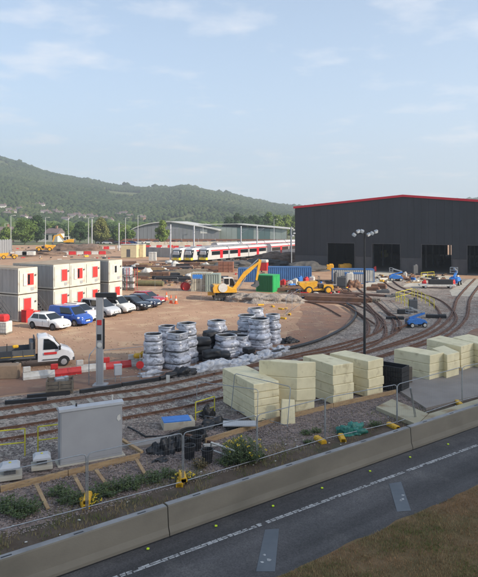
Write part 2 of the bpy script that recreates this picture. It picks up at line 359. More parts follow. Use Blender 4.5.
# concrete apron before the shed, paler bays
struct(ragged(GP([(366, 288), (355, 276), (372, 271), (404, 273), (402, 280)]), .020, .3), 'concrete_apron', m_conc2)
struct(ragged(GP([(402, 287), (424, 275), (452, 276), (448, 283), (425, 288)]), .020, .3), 'concrete_apron', m_conc2)
struct(ragged(GP([(449, 291), (470, 279), (520, 283), (520, 298), (452, 296)]), .020, .3), 'concrete_apron', m_conc2)
struct(ragged(GP([(270, 274), (330, 273), (360, 277), (362, 290), (330, 292), (290, 286)]), .0195, .8), 'red_earth_patch', m_dirt)
# wooded ridge beyond the valley
DH = 1700.0
sil = [(-400, 120), (-200, 138), (-60, 150), (0, 158), (20, 164), (45, 173), (80, 180), (105, 184), (120, 187), (145, 189), (170, 189), (182, 187), (200, 190), (215, 193), (235, 196), (250, 200), (270, 204), (295, 208), (330, 207), (400, 204), (478, 200), (600, 190), (900, 175)]
def silh(px):
    for (a_, ya), (b_, yb) in zip(sil, sil[1:]):
        if a_ <= px <= b_: t = (px-a_)/(b_-a_); return ya+(yb-ya)*t
    return 180
def hill_z(px, d):
    pk = CAMH+(HZ-silh(px))/FPX*DH
    t = min(1, max(0, (d-560)/(DH-560))); base = t*t*(3-2*t)*.45+.55*t
    x = (px-239)*d/FPX
    zz = pk*base+12*t*(1-t)*4*noise.noise(Vector((x*.004, d*.003, 1)))
    return zz-1.5 if d <= DH else pk-(d-DH)*.12
vs = []; fs = []; NX, NY = 170, 44
for j in range(NY+1):
    d = 540+(2300-540)*j/NY
    for i in range(NX+1):
        px = -420+1300*i/NX; vs.append(((px-239)*d/FPX, d, hill_z(px, d)))
for j in range(NY):
    for i in range(NX): q = j*(NX+1)+i; fs.append((q, q+1, q+NX+2, q+NX+1))
m_hill = mat('hill_ground', (.075, .10, .03), (.13, .14, .06), .95, .006, world_space=True, c3=(.16, .12, .06), s3=.004, spec=.1)
struct(MB().add(vs, fs), 'hillside', m_hill, smooth=True)
m_wood = mat('woodland', (.016, .034, .011), (.052, .075, .024), .9, .008, 1.2, .25, world_space=True, c3=(.075, .09, .03), s3=.03, spec=.1, detail=9)
t0 = (1+5**.5)/2
ico = [Vector(p).normalized() for p in [(-1, t0, 0), (1, t0, 0), (-1, -t0, 0), (1, -t0, 0), (0, -1, t0), (0, 1, t0), (0, -1, -t0), (0, 1, -t0), (t0, 0, -1), (t0, 0, 1), (-t0, 0, -1), (-t0, 0, 1)]]
icf = [(0, 11, 5), (0, 5, 1), (0, 1, 7), (0, 7, 10), (0, 10, 11), (1, 5, 9), (5, 11, 4), (11, 10, 2), (10, 7, 6), (7, 1, 8), (3, 9, 4), (3, 4, 2), (3, 2, 6), (3, 6, 8), (3, 8, 9), (4, 9, 5), (2, 4, 11), (6, 2, 10), (8, 6, 7), (9, 8, 1)]
vs = []; fs = []
def crown(c, r, sq=1):
    k = len(vs); 
    for p in ico: q = p*r*rnd(.7, 1.2); vs.append((c[0]+q.x, c[1]+q.y, c[2]+q.z*sq))
    fs.extend([tuple(i+k for i in f) for f in icf])
for _ in range(68000):
    px = rnd(-240, 520); d = 560+(DH-560)*rnd(0, 1)**.8
    if px > 300 and d < 1300: continue
    x = (px-239)*d/FPX
    nn = noise.noise(Vector((x*.006, d*.004, 7)))
    if nn > .36 or (nn > .22 and random.random() < .5): continue   # clearings
    r_ = rnd(2.2, 5.0)*(.75 if d < 900 else 1); crown((x, d, hill_z(px, d)+r_*.7), r_, rnd(.8, 1.2))
for i in range(560):                        # the skyline
    px = -240+760*i/560+rnd(-1, 1); r_ = rnd(5, 9); nn = noise.noise(Vector((px*.06, 3, 3)))
    if nn < -.25 and px > 60: continue
    crown(((px-239)*DH/FPX, DH+rnd(-15, 10), hill_z(px, DH)+r_*(.3+nn)), r_, rnd(.8, 1.2))
tag(MB().add(vs, fs).build('hillside_wood', m_wood, None, 'stuff', smooth=180), 'dense green woodland covering the hillside', 'woodland')
# valley floor green belt before the hill
vs = []; fs = []
for _ in range(3600):
    px = rnd(-220, 320); d = rnd(430, 640); r_ = rnd(3, 6); crown(((px-239)*d/FPX, d, max(0, hill_z(px, d))+r_*.6), r_, rnd(.8, 1.3))
m_wood2 = mat('valley_trees', (.045, .08, .018), (.10, .14, .04), .9, .05, 1, .4, world_space=True, spec=.1, detail=9)
tag(MB().add(vs, fs).build('valley_wood', m_wood2, None, 'stuff', smooth=180), 'green tree belt along the valley floor below the hill', 'woodland')
# cloud added out of view, shaped to lay shade on the foreground
e0 = ov(G(-10, 374)); e1 = ov(G(478, 296)); ed = (e1-e0).normalized(); en = Vector((ed.y, -ed.x, 0)); HC = 520.0
sh = SDIR*(HC/SDIR.z); CW, CL = 62.0, 230.0; mid = e0+ed*40+en*(CW)+sh
vs = []; fs = []; nu, nv = 64, 24
for j in range(nv+1):
    ph = -math.pi/2+math.pi*j/nv
    for i in range(nu):
        t = 6.2832*i/nu; sg = lambda a_, e: math.copysign(abs(a_)**e, a_)
        p = ed*CL*sg(math.cos(t), .45)*abs(math.cos(ph))**.5+en*CW*sg(math.sin(t), .45)*abs(math.cos(ph))**.5
        p = mid+p+Vector((0, 0, 11*math.sin(ph))); p += noise.noise_vector(p*.03)*5+noise.noise_vector(p*.1)*2; vs.append(tuple(p))
for j in range(nv):
    for i in range(nu): q = j*nu; fs.append((q+i, q+(i+1) % nu, q+nu+(i+1) % nu, q+nu+i))
m_shade_cloud = bpy.data.materials.new('shade_cloud'); m_shade_cloud.use_nodes = True; t = m_shade_cloud.node_tree; t.nodes.clear()
o = N(t, 'ShaderNodeOutputMaterial'); mx = N(t, 'ShaderNodeMixShader'); mx.inputs[0].default_value = .68
tr = N(t, 'ShaderNodeBsdfTransparent'); df = N(t, 'ShaderNodeBsdfTranslucent'); df.inputs[0].default_value = (.9, .9, .9, 1)
t.links.new(tr.outputs[0], mx.inputs[1]); t.links.new(df.outputs[0], mx.inputs[2]); t.links.new(mx.outputs[0], o.inputs[0])
struct(MB().add(vs, fs), 'shade_cloud', m_shade_cloud, smooth=True)
# haze: one closed box of thin air
HZD = .00038
mh = bpy.data.materials.new('haze_air'); mh.use_nodes = True; t = mh.node_tree; t.nodes.clear()
o = N(t, 'ShaderNodeOutputMaterial'); pv = N(t, 'ShaderNodeVolumePrincipled'); pv.inputs['Color'].default_value = (.80, .87, .95, 1)
pv.inputs['Density'].default_value = HZD; pv.inputs['Anisotropy'].default_value = .2; t.links.new(pv.outputs[0], o.inputs['Volume'])
hz = MB().B(-2600, 3600, -300, 2700, -40, 330).build('haze', mh, None, 'stuff'); tag(hz, 'pale blue summer haze in the valley air', 'haze')

m_pebble = mat('yard_stone', (.44, .33, .23), (.32, .22, .15), .9, 9, world_space=True)
def yard_pt():
    while True:
        p = ov(G(rnd(-10, 340), HZ+5880/rnd(38, 95)))
        if p.x < 10 and not inside((p.x, p.y), [(q.x, q.y) for q in bal]): return p
tag(stones('yard_stones', yard_pt, 3500, m_pebble, .02, .10, .0), 'loose stones scattered over the bare earth yard', 'stones')
# ---------------------------------------------------------------- maintenance shed
m_clad = mat('dark_cladding', (.024, .025, .030), (.031, .032, .038), .5, .3, .004, 8, spec=.4, stretch=(1, 1, .3), c3=(.037, .037, .042), s3=.6)
m_clad2 = mat('dark_cladding_alt', (.0265, .028, .033), (.033, .034, .040), .5, .3, .004, 8, spec=.4, stretch=(1, 1, .3))
m_plin = mat('plinth_panel', (.06, .058, .062), (.08, .076, .078), .8, .8, .004, 8)
m_trim = mat('red_trim', (.62, .012, .03), None, .45)
m_in = mat('interior_steel', (.10, .10, .11), None, .6)
SH0 = Gd(295, 126.8); shed = thing('shed', 'large dark grey clad depot shed with red roof edge and four tall open doorways', 'shed', SH0, TH_V)
DOORS = [(7.15, 13.06), (16.44, 22.14), (26.0, 31.64), (34.2, 39.9)]; SW, SA, SE, SD = 45.2, 22.6, 13.0, 70
roofz = lambda s: SE+(15.0-SE)*(1-abs(s-SA)/SA)
cuts = [0]
for a_, b_ in DOORS: cuts += [a_, b_]
cuts.append(SW); DH_ = 5.6
for i in range(len(cuts)-1):
    a_, b_ = cuts[i], cuts[i+1]; n = max(1, round((b_-a_)/1.45)); door = i % 2 == 1
    for k in range(n):
        x0 = a_+(b_-a_)*k/n+.006; x1 = a_+(b_-a_)*(k+1)/n-.006; j = .003*((k*7+i) % 3)
        z0 = DH_ if door else 2.9
        xs = [x0, x1] if not (x0 < SA < x1) else [x0, SA, x1]
        for zl, zh in (((z0, 9.2), (9.225, None)) if True else ()):
            top = [(x, zh) for x in reversed(xs)] if zh else [(x, roofz(x)-.3) for x in reversed(xs)]
            MB().prism([(x0, zl+.004), (x1, zl+.004)]+top, -.06-j, .1).build('wall_panel', m_clad if (k+i) % 2 else m_clad2, shed)
        if not door: MB().B(x0, x1, -.02-j, .12, 0, 2.88).build('plinth_panel', m_plin, shed)
    if door:
        MB().B(a_, b_, -.14, .10, DH_-.12, DH_).B(a_, a_+.12, -.14, .10, 0, DH_-.125).B(b_-.12, b_, -.14, .10, 0, DH_-.125).build('door_frame', m_plin, shed)
        MB().B(a_-.02, b_+.02, .14, .7, DH_+.05, DH_+.7).build('door_roll', m_in, shed)
MB().prism([(0, 9.2), (SW, 9.2), (SW, 9.24), (0, 9.24)], .11, .13).build('wall_rail', m_clad, shed)
for s0, s1 in ((-.25, SA), (SA, SW+.25)):
    MB().rings([[(s, -.35, roofz(s)-.33), (s, .0, roofz(s)-.33), (s, .0, roofz(s)+.1), (s, -.35, roofz(s)+.1)] for s in (s0, s1)]).build('roof_trim', m_trim, shed)
    MB().rings([[(s, .005, roofz(s)-.22), (s, SD, roofz(s)-.22), (s, SD, roofz(s)+.02), (s, .005, roofz(s)+.02)] for s in (s0, s1)]).build('roof', m_clad, shed)
MB().B(0, .15, .13, SD, 0, SE-.25).build('side_wall', m_clad, shed); MB().B(SW-.15, SW, .13, SD, 0, SE-.25).build('side_wall', m_clad, shed)
bk = MB(); lz = 0
for i in range(len(cuts)-1):
    a_, b_ = cuts[i], cuts[i+1]; bk.B(max(a_, .16), min(b_, SW-.16)-(2.2 if i in (3, 5, 7) else 0), SD-.15, SD-.01, 0, SE-.25)
    if i in (3, 5, 7): bk.B(b_-2.2, b_, SD-.15, SD-.01, 4.6, SE-.25)
bk.build('rear_wall', m_clad, shed)
MB().B(.16, SW-.16, .2, SD-.2, .0, .03).build('shed_floor', m_slabc, shed)
for yy in range(7, 70, 8):
    for xx in (1, 14.8, 24.1, 32.9, 44): MB().B(xx-.15, xx+.15, yy-.2, yy+.2, .03, SE-.4).build('column', m_in, shed)
for yy in (22, 46):
    for a_, b_ in DOORS: MB().B(a_-.9, a_-.4, yy, yy+6, .03, 1.0).B(a_-.9, a_-.85, yy, yy+6, 1.0, 1.9).build('maintenance_platform', m_yrail if yy > 30 else m_in, shed)
for i, (a_, b_) in enumerate(DOORS): # yellow bumper rail beside openings
    pass
# ---------------------------------------------------------------- concrete barrier along the road
bar_ = thing('concrete_barrier', 'long concrete safety barrier between the road and the fenced works', 'barrier', b0, TH_R)
prof = [(-.10, 0), (-.10, .10), (-.03, .27), (0.02, .87), (.05, .90), (.26, .90), (.29, .87), (.33, .27), (.40, .10), (.40, 0)]
for k, s0 in enumerate([-36, -24, -12, 0, 12, 24, 36, 48]):
    jz = rnd(-.012, .012); jy = rnd(-.012, .012)
    mb = MB().rings([[(x, y+jy, z+(jz if z > .1 else 0)) for y, z in prof] for x in (s0+.02, s0+11.98)])
    bs = mb.build('barrier_section', m_conc, bar_)
    mb = MB()
    MB().rings([[(x, y+jy, z+jz) for y, z in ((.045, .901), (.265, .901), (.265, .907), (.045, .907))] for x in (s0+.04, s0+11.96)]).build('coping', m_top, bs)
    for q in range(6): x = s0+1+q*2; MB().B(x, x+.28, .10+jy, .15+jy, .908+jz, .914+jz).build('lifting_slot', m_black, bs)
# reflectors on the road by the barrier
m_ref = mat('lime_reflector', (.55, .75, .03), None, .4)
for kk, (px, py) in enumerate(((27, 560), (148, 550), (216, 527), (273, 507), (322, 489), (370, 472), (410, 458), (448, 445))):
    if kk: tag(MB().bx((0, 0, .035), (.085, .07, .04), 0, .01).build('road_stud', m_ref, None), f"{['', 'leftmost', 'second', 'third', 'fourth', 'fifth', 'sixth', 'rightmost'][kk]} lime green stud from the left on the road beside the barrier", 'road stud', 'lime green studs along the road').location = ov(G(px, py), .006)
# ---------------------------------------------------------------- railway tracks
railp = [(-.06, 0), (.06, 0), (.06, .015), (.012, .03), (.012, .09), (.032, .10), (.032, .13), (-.032, .13), (-.032, .10), (-.012, .09), (-.012, .03), (-.06, .015)]
TZ = [0]
m_rstb = mat('rust_stained_stone', (.17, .095, .065), (.25, .165, .125), .95, 1.2, .045, 8, world_space=True, vor=9, spec=.15)
slm = MB().B(-1.2, 1.2, -.13, .13, -.05, .055, .02).mesh('sleeper', m_sleep)
slm2 = MB().B(-1.25, 1.25, -.12, .12, -.05, .05, .01).mesh('sleeper', m_oldwood)
def track(label, pts, sl=slm, slp=.65, zz=-.045, ends=(0, 0), sleepers=True, maxd=44):
    P = catmull([ov(G(*p)) for p in pts], .8)
    t = thing('railway_track', label, 'railway track', (0, 0, 0), 0, 'railway tracks through the yard')
    for sg in (-.7525, .7525):
        Q = []
        for i, p in enumerate(P):
            d = (P[min(i+1, len(P)-1)]-P[max(i-1, 0)]).normalized(); Q.append(p+Vector((d.y, -d.x, 0))*sg+Vector((0, 0, .055+zz)))
        MB().sweep(Q, railp).build('rail', m_rail, t)
        TZ[0] += .0012; rb_ = []
        for i, q in enumerate(Q):
            d = (P[min(i+1, len(P)-1)]-P[max(i-1, 0)]).normalized(); sd = Vector((d.y, -d.x, 0)); w_ = .20+.07*noise.noise(q*1.3); rb_.append([(q.x-sd.x*w_, q.y-sd.y*w_, .024+TZ[0]), (q.x+sd.x*w_, q.y+sd.y*w_, .024+TZ[0])])
        MB().rings(rb_, caps=False, close=False).build('rust_stained_ballast', m_rstb, t)
    if sleepers:
        acc = 0
        for i in range(len(P)-1):
            d = P[i+1]-P[i]; acc += d.length
            if acc > slp:
                acc = 0; p = P[i]
                if p.y > maxd: continue
                place(sl, 'sleeper', t, (p.x, p.y, zz+.01), math.atan2(d.y, d.x)+math.pi/2+rnd(-.02, .02), (rnd(.96, 1.02), 1, 1))
    return t
T1 = [(-90, 428), (0, 414.5), (105, 399), (160, 391), (222, 377), (300, 358), (345, 347), (383, 335), (392, 323), (381, 312), (369, 302), (345, 294), (315, 288)]
track('curving rusty track that bends round the earth yard from the lower left', T1)
T2 = [(-90, 449), (25, 432), (123, 414.5), (190, 402), (270, 381), (340, 364), (400, 346), (436, 331), (448, 318), (441, 306), (428, 298), (400, 289.5), (388, 281), (386, 275)]
track('rusty track curving up to the second shed doorway from the left', T2)
T3 = [(340, 364.5), (400, 348), (438, 335), (458, 318), (463, 300), (471, 289), (480, 279)]
track('rusty track running straight from the fourth shed doorway then curving left', T3, slm2)
T4 = [(383, 335), (386, 322), (376, 309), (366, 300), (352, 288), (343, 277)]
track('rusty track leading back to the first shed doorway', T4, slm2)
T5 = [(222, 377.5), (300, 360.5), (352, 349), (374, 338), (376, 326), (368, 316), (354, 307), (330, 299.5), (300, 294)]
track('innermost rusty track hugging the curve of the earth yard', T5, slm2)
# ---------------------------------------------------------------- timber edging with raking props
te = thing('timber_edging', 'long timber edging board with raking props behind the gravel shoulder', 'timber edging')
EP = [(-60, 508), (0, 493), (68, 476.5), (140, 459), (205, 444), (270, 424), (333, 408), (396, 394)]
EW = [ov(G(x, y)) for x, y in EP]
for i in range(len(EW)-1):
    if i in (3,): continue
    a_, b_ = EW[i], EW[i+1]; d = (b_-a_).normalized()
    MB().bar(a_+d*.015+Vector((0, 0, .13)), b_-d*.015+Vector((0, 0, .13+rnd(-.01, .01))), .07, .24).build('board', m_timber, te)
for (x0, y0, x1, y1) in ((36, 484, 48, 509), (74, 475, 84, 494), (96, 470, 111, 491), (136, 459, 145, 474)):
    a_ = ov(G(x0, y0, .3)); b_ = ov(G(x1, y1, .05)); MB().bar(a_+Vector((0, 0, .30)), b_+Vector((0, 0, .06)), .13, .05).build('prop', m_timber, te)
# loose planks
for i, (x0, y0, x1, y1, l) in enumerate(((122, 447, 142, 457, 'short pale timber lying loose by the right corner of the grey cabinet'), (186, 437, 214, 445, 'thick weathered beam among the black debris'))):
    a_ = ov(G(x0, y0), .32 if i == 0 else .10); b_ = ov(G(x1, y1), .20 if i == 0 else .10); tag(MB().bar(a_, b_, .14, .10).build('timber_plank', m_timber if i == 0 else m_rustwood), l, 'plank')
# bed of gravel held behind the edging
struct(MB().add([tuple(ov(G(x, y))+rn*.04+Vector((0, 0, .15))) for x, y in EP[:4]]+[tuple(ov(G(x, y))+rn*1.9+Vector((0, 0, .12))) for x, y in reversed(EP[:4])], [tuple(range(8))]).add([tuple(ov(G(x, y))+rn*1.9+Vector((0, 0, .12))) for x, y in EP[:4]]+[tuple(ov(G(x, y))+rn*2.7+Vector((0, 0, .02))) for x, y in reversed(EP[:4])], [tuple(range(8))]), 'raised_gravel_bed', m_ballast2)
# pale slab and boards at the right
sp = GP([(388, 386), (478, 363), (560, 345), (640, 372), (478, 398), (426, 411)])
struct(MB().slab([(p.x, p.y) for p in sp], 0, .16), 'concrete_slab', m_slabc)
m_ply = mat('plywood', (.42, .38, .27), (.34, .30, .20), .85, .5, .004, 10, c3=(.25, .17, .09), s3=1)
sp = GP([(377, 412), (392, 402), (426, 417), (478, 400), (560, 380), (570, 392), (478, 416), (416, 431)])
for i, (q, l) in enumerate((([(376, 411), (392, 403), (428, 418), (417, 429)], 'stained cream board lying flat left of the concrete slab'), ([(418, 429), (429, 418), (478, 403), (520, 392), (520, 404), (478, 416)], 'stained cream board lying between the concrete slab and the barrier'))):
    q = GP(q, 0); tag(MB().slab([(p.x, p.y) for p in reversed(q)][::-1], .03, .22).build('flat_board', m_ply), l, 'board')
# ---------------------------------------------------------------- cream foam blocks, stacked
def foam(stack, Nt, Lt, Rt, h, n, where, thick_top=1.0):
    P = [G(*Nt, h), G(*Rt, h), G(*Lt, h)]; q = [P[0], P[1], P[1]+P[2]-P[0], P[2]]
    c = sum(q, Vector())/4; hs = [1.0]*n; hs[-1] = thick_top; tot = sum(hs); z = .07
    for k in range(n):
        t = (h-.07)*hs[k]/tot; off = Vector((rnd(-.035, .035), rnd(-.035, .035), 0)); tw = rnd(-.012, .012); g = .012
        ring = []
        for p in q:
            v_ = Vector((p.x-c.x, p.y-c.y, 0)); v_ = Matrix.Rotation(tw, 3, 'Z') @ v_; ring.append(v_+off)
        def rg(zz, ins): return [tuple(v_*(1-ins/v_.length)+Vector((0, 0, zz))) for v_ in ring]
        mb = MB().rings([rg(0, .03), rg(.03, 0), rg(t-g-.03, 0), rg(t-g, .03)])
        o = mb.build('foam_block', m_foam); o.location = (c.x, c.y, z); z += t
        lay = {5: ['bottom', 'second lowest', 'middle', 'second highest', 'topmost'], 4: ['bottom', 'second lowest', 'second highest', 'topmost'], 3: ['bottom', 'middle', 'topmost']}[n][k]
        tag(o, f'{lay} cream foam block in the stack {where}', 'foam block', 'cream foam blocks stacked beside the track')
    bt = MB()
    for e in (.15, .5, .85):
        a_ = q[0].lerp(q[3], e); b_ = q[1].lerp(q[2], e); bt.bar((a_.x, a_.y, .035), (b_.x, b_.y, .035), .1, .065)
    tag(bt.build('timber_bearer', m_rustwood), f'timber bearers under the foam stack {where}', 'bearer', 'bearers under the foam stacks')
foam('A', (254.5, 384.3), (223, 368), (279.4, 380.6), 1.9, 5, 'farthest left', 1.2)
foam('B', (296.5, 363), (258.4, 360), (315, 361.7), 2.60, 4, 'second from the left', 1.3)
foam('C', (333.4, 365.5), (303, 356), (353.5, 362.6), 2.15, 4, 'third from the left', 1.1)
foam('D', (368.2, 361.4), (329.7, 353), (383.3, 358), 2.06, 4, 'left of the black crates')
foam('E', (429.4, 355.3), (393.8, 348.9), (443.4, 352.3), 1.65, 3, 'with a dark notch behind the black crates', 1.1)
foam('F', (446.9, 354.9), (432, 348), (459.3, 351.8), 1.60, 3, 'small and narrow in the right group')
foam('G', (460.9, 346.5), (426.4, 338.8), (473.9, 342.6), 1.73, 4, 'tall and long at the back right', 1.2)
foam('H', (482, 344.5), (453, 336.8), (498, 341), 1.75, 4, 'cut by the right edge of the photo', 1.2)
a_ = G(291, 424); b_ = G(297.5, 412)
o = tag(MB().prism([(-.42, 0), (.30, 0), (.34, 1.12), (-.30, 1.18)], -.07, .07).build('foam_slab', m_foam, bevel=.02), 'cream foam slab leaning on end against the second foam stack', 'foam slab'); o.location = G(289, 424); o.rotation_euler = (R(-12), 0, R(12))
tag(MB().B(-.3, .3, -.05, .05, 0, 1.1).build('timber_board', m_oldwood), 'brown board standing against the notched foam stack', 'board').location = G(407, 385)
# stack of black crates
for k in range(5):
    cr = thing('plastic_crate', ['bottom', 'second lowest', 'middle', 'second highest', 'topmost'][k]+' black plastic crate in the stack between the foam stacks', 'crate', G(399, 394)+Vector((-.25, 1.0, .05+k*.285)), R(-40), 'black crates stacked between the foam')
    MB().B(-.95, .95, -.5, .5, .0, .05).B(-.95, .95, -.5, -.46, .05, .27).B(-.95, .95, .46, .5, .05, .27).B(-.95, -.91, -.46, .46, .05, .27).B(.91, .95, -.46, .46, .05, .27).build('tray', m_black, cr)
    rb = MB()
    for i in range(12): x = -.92+i*.16; rb.B(x, x+.05, -.54, -.502, .03, .26)
    rb.build('rib', m_rub, cr)
# ---------------------------------------------------------------- grey cabinet and small boxes
cab = thing('equipment_cabinet', 'large grey trackside equipment cabinet with overhanging lid on concrete base', 'cabinet', Vector((-6.05, 24.45, .13)), R(27))
CWD, CDP, CHT = 2.50, .50, 2.16
MB().B(-CWD/2-.10, CWD/2+.12, -CDP/2-.07, CDP/2+.1, -.12, .06, .01).build('base', m_conc2, cab)
MB().B(-CWD/2, CWD/2, -CDP/2, CDP/2, .06, CHT, .012).build('body', m_grey, cab)
m_lid = mat('lid_paint', (.46, .47, .49), (.40, .41, .43), .45, 1.5)
MB().rings([[(x, y, z) for y, z in ((-CDP/2-.06, CHT), (CDP/2+.06, CHT), (CDP/2+.06, CHT+.05), (-.05, CHT+.15), (-CDP/2-.06, CHT+.10))] for x in (-CWD/2-.05, CWD/2+.05)]).build('lid', m_lid, cab)
for x in (0,):
    MB().B(-CWD/2+.04, CWD/2-.04, -CDP/2-.012, -CDP/2-.001, .16, CHT-.06, .004).build('door', m_grey, cab)
MB().rings([[(CWD/2-.20, y, CHT-.45), (CWD/2-.10, y, CHT-.40), (CWD/2-.07, y, CHT-.62), (CWD/2-.17, y, CHT-.68), (CWD/2-.24, y, CHT-.58)] for y in (-CDP/2-.03, -CDP/2-.014)]).build('notice', m_whitep, cab)
MB().tube((CWD/2-.35, 0, CHT+.12), (CWD/2-.35, 0, CHT+.35), .035).build('vent_pipe', m_whitep, cab)
MB().tube((-.6, -.15, CHT+.10), (-.6, -.15, CHT+.24), .035).build('lifting_eye', m_black, cab)
for i, (x, y, s, l) in enumerate(((9, 480, 1.0, 'squat grey metal junction box at the left edge of the photo'), (41, 470, .92, 'squat grey metal junction box just left of the cabinet'))):
    bxo = thing('junction_box', l, 'junction box', G(x, y, .15)+Vector((0, .1, .15)), R(20)); s *= .86
    MB().B(-.5*s, .5*s, -.4*s, .4*s, -.08, .07, .01).build('base', m_conc2, bxo)
    MB().B(-.24*s, .24*s, -.2*s, .2*s, .07, .28).build('body', m_dgrey, bxo)
    MB().rings([[(-.42*s, -.36*s, .28), (.42*s, -.36*s, .28), (.42*s, .36*s, .28), (-.42*s, .36*s, .28)], [(-.42*s, -.36*s, .36), (.42*s, -.36*s, .36), (.42*s, .36*s, .36), (-.42*s, .36*s, .36)], [(-.3*s, -.2*s, .46), (.3*s, -.2*s, .46), (.3*s, .25*s, .46), (-.3*s, .25*s, .46)]]).build('lid', m_lid, bxo)
    MB().lathe([(.05, 0), (.05, .02), (.01, .03)], (0, 0, .46), 8).build('lid_bolt', m_yrail, bxo)
# yellow handrail frames
def hrail(label, x0, y0, x1, y1, h, bars=(1.0, .5), cat='handrail'):
    a_, b_ = ov(G(x0, y0)), ov(G(x1, y1)); t = thing('handrail', label, cat, (0, 0, 0), 0, 'yellow handrail frames beside the track')
    up = Vector((0, 0, h))
    for p in (a_, b_): MB().tube(p, p+up, .028).build('post', m_yrail, t)
    for k in bars: MB().tube(a_+up*k, b_+up*k, .028).build('bar', m_yrail, t)
    return t
hrail('yellow handrail frame running off the left edge of the photo', -30, 462, 25, 456, 1.15)
hrail('yellow handrail frame tucked behind the left side of the grey cabinet', 38, 454, 76, 449, 1.15)
hrail('yellow handrail frame standing alone by the leftmost foam stack', 195.5, 420.5, 214.5, 414, .90, (1.0, .42))
# ---------------------------------------------------------------- site fencing (open mesh panels on feet)
def heras_meshes():
    L, H = 3.4, 2.0; r = .019; c = .12
    fr = MB(); pts = [(0, 0, .12), (0, 0, H-c), (c*.3, 0, H-c*.3), (c, 0, H), (L-c, 0, H), (L-c*.3, 0, H-c*.3), (L, 0, H-c), (L, 0, .12)]
    fr.pipe(pts, r, 6)
    rails = MB().tube((0, 0, .2), (L, 0, .2), r*.9, n=6)
    w = MB()
    for k in range(1, 34): x = L*k/34; w.B(x-.0007, x+.0007, -.0007, .0007, .2, H)
    for k in range(1, 7): z = .2+1.8*k/7; w.B(0, L, -.0007, .0007, z-.0007, z+.0007)
    return fr.mesh('frame', m_galv, True), rails.mesh('bottom_rail', m_galv, True), w.mesh('wire_mesh', m_galv)
HF, HR, HW = heras_meshes()
def panel(a_, b_, label, group, zoff=0, lean=0, scale_z=1):
    d = b_-a_; rz = math.atan2(d.y, d.x); t = thing('mesh_fence', label, 'fence', a_+Vector((0, 0, zoff)), rz, group); t.rotation_euler = (lean, 0, rz)
    t.scale = (d.length/3.4, 1, scale_z)
    for me, n in ((HF, 'frame'), (HR, 'bottom_rail'), (HW, 'wire_mesh')):
        o = place(me, n, t, (0, 0, 0)); 
        if n == 'wire_mesh': o['kind'] = 'stuff'
    return t
fg = 'mesh fence panels along the road barrier'
FP = [(-34, 545), (87, 513), (183, 487), (257, 464.5), (325, 443), (397, 426), (462, 404), (530, 386)]
FL = ['fence panel running off the left edge above the timber props', 'fence panel before the yellow feet and the black debris', 'fence panel before the buckets and white frame', 'fence panel before the two left foam stacks', 'fence panel before the third foam stack and teal bag', 'fence panel before the black crates and notched foam stack', 'fence panel at the right edge over the concrete slab']
for i in range(7):
    a_, b_ = ov(G(*FP[i])), ov(G(*FP[i+1])); d = (b_-a_).normalized(); panel(a_+d*.03, b_-d*.03, 'galvanised mesh '+FL[i], fg)
panel(ov(G(231, 413)), ov(G(287, 430)), 'mesh fence panel tilted back against the leftmost foam stack', 'loose fence panels by the leftmost foam stack', lean=R(-8))
panel(ov(G(196, 418)), ov(G(257, 428)), 'mesh fence panel leaning low before the leftmost foam stack', 'loose fence panels by the leftmost foam stack', lean=R(-4), scale_z=.9)
# yellow fence feet
def foot_mesh(m):
    mb = MB()
    for k in range(4): mb.rings([[(-.36+k*.18+dx, y*s_, z) for dx, y in ((0, -.13), (.16, -.13), (.16, .13), (0, .13))] for z, s_ in ((0, 1), (.10, 1.0), (.16, .7))])
    return mb.B(-.36, .35, -.09, .09, 0, .12)
FM = foot_mesh(0).mesh('fence_foot', m_yel); FM.materials[0] = m_yel
for i, (px, py, l) in enumerate(((84, 506, 'by the raking timber props'), (180, 484, 'before the black buckets'), (320, 442, 'below the teal bag'), (342, 418+22, 'right of the teal bag'), (393, 428, 'by the stained cream board'), (415, 421, 'on the barrier left of the concrete slab'), (459, 405, 'at the right end of the concrete slab'))):
    for j in range(2 if i in (0, 1) else 1):
        o = bpy.data.objects.new('fence_block', FM); col.objects.link(o); o.location = ov(G(px, py), .03+j*.15)+rd*j*.12; o.rotation_euler = (0, 0, TH_R+R(70)+rnd(-.4, .4))
        tag(o, ('upper ' if j else '')+'yellow rubber fence foot '+l, 'fence foot', 'yellow fence feet along the barrier')
# braces of the right hand panels
tag(MB().tube(ov(G(415, 421), .1), ov(G(410, 428), 1.9)+Vector((0, 0, 0)), .022).tube(ov(G(415, 421), .1)+rd*.1, ov(G(410, 428), 1.9)+rd*.05, .022).build('fence_brace', m_galv), 'pair of steel brace tubes rising from the yellow foot left of the concrete slab', 'brace')
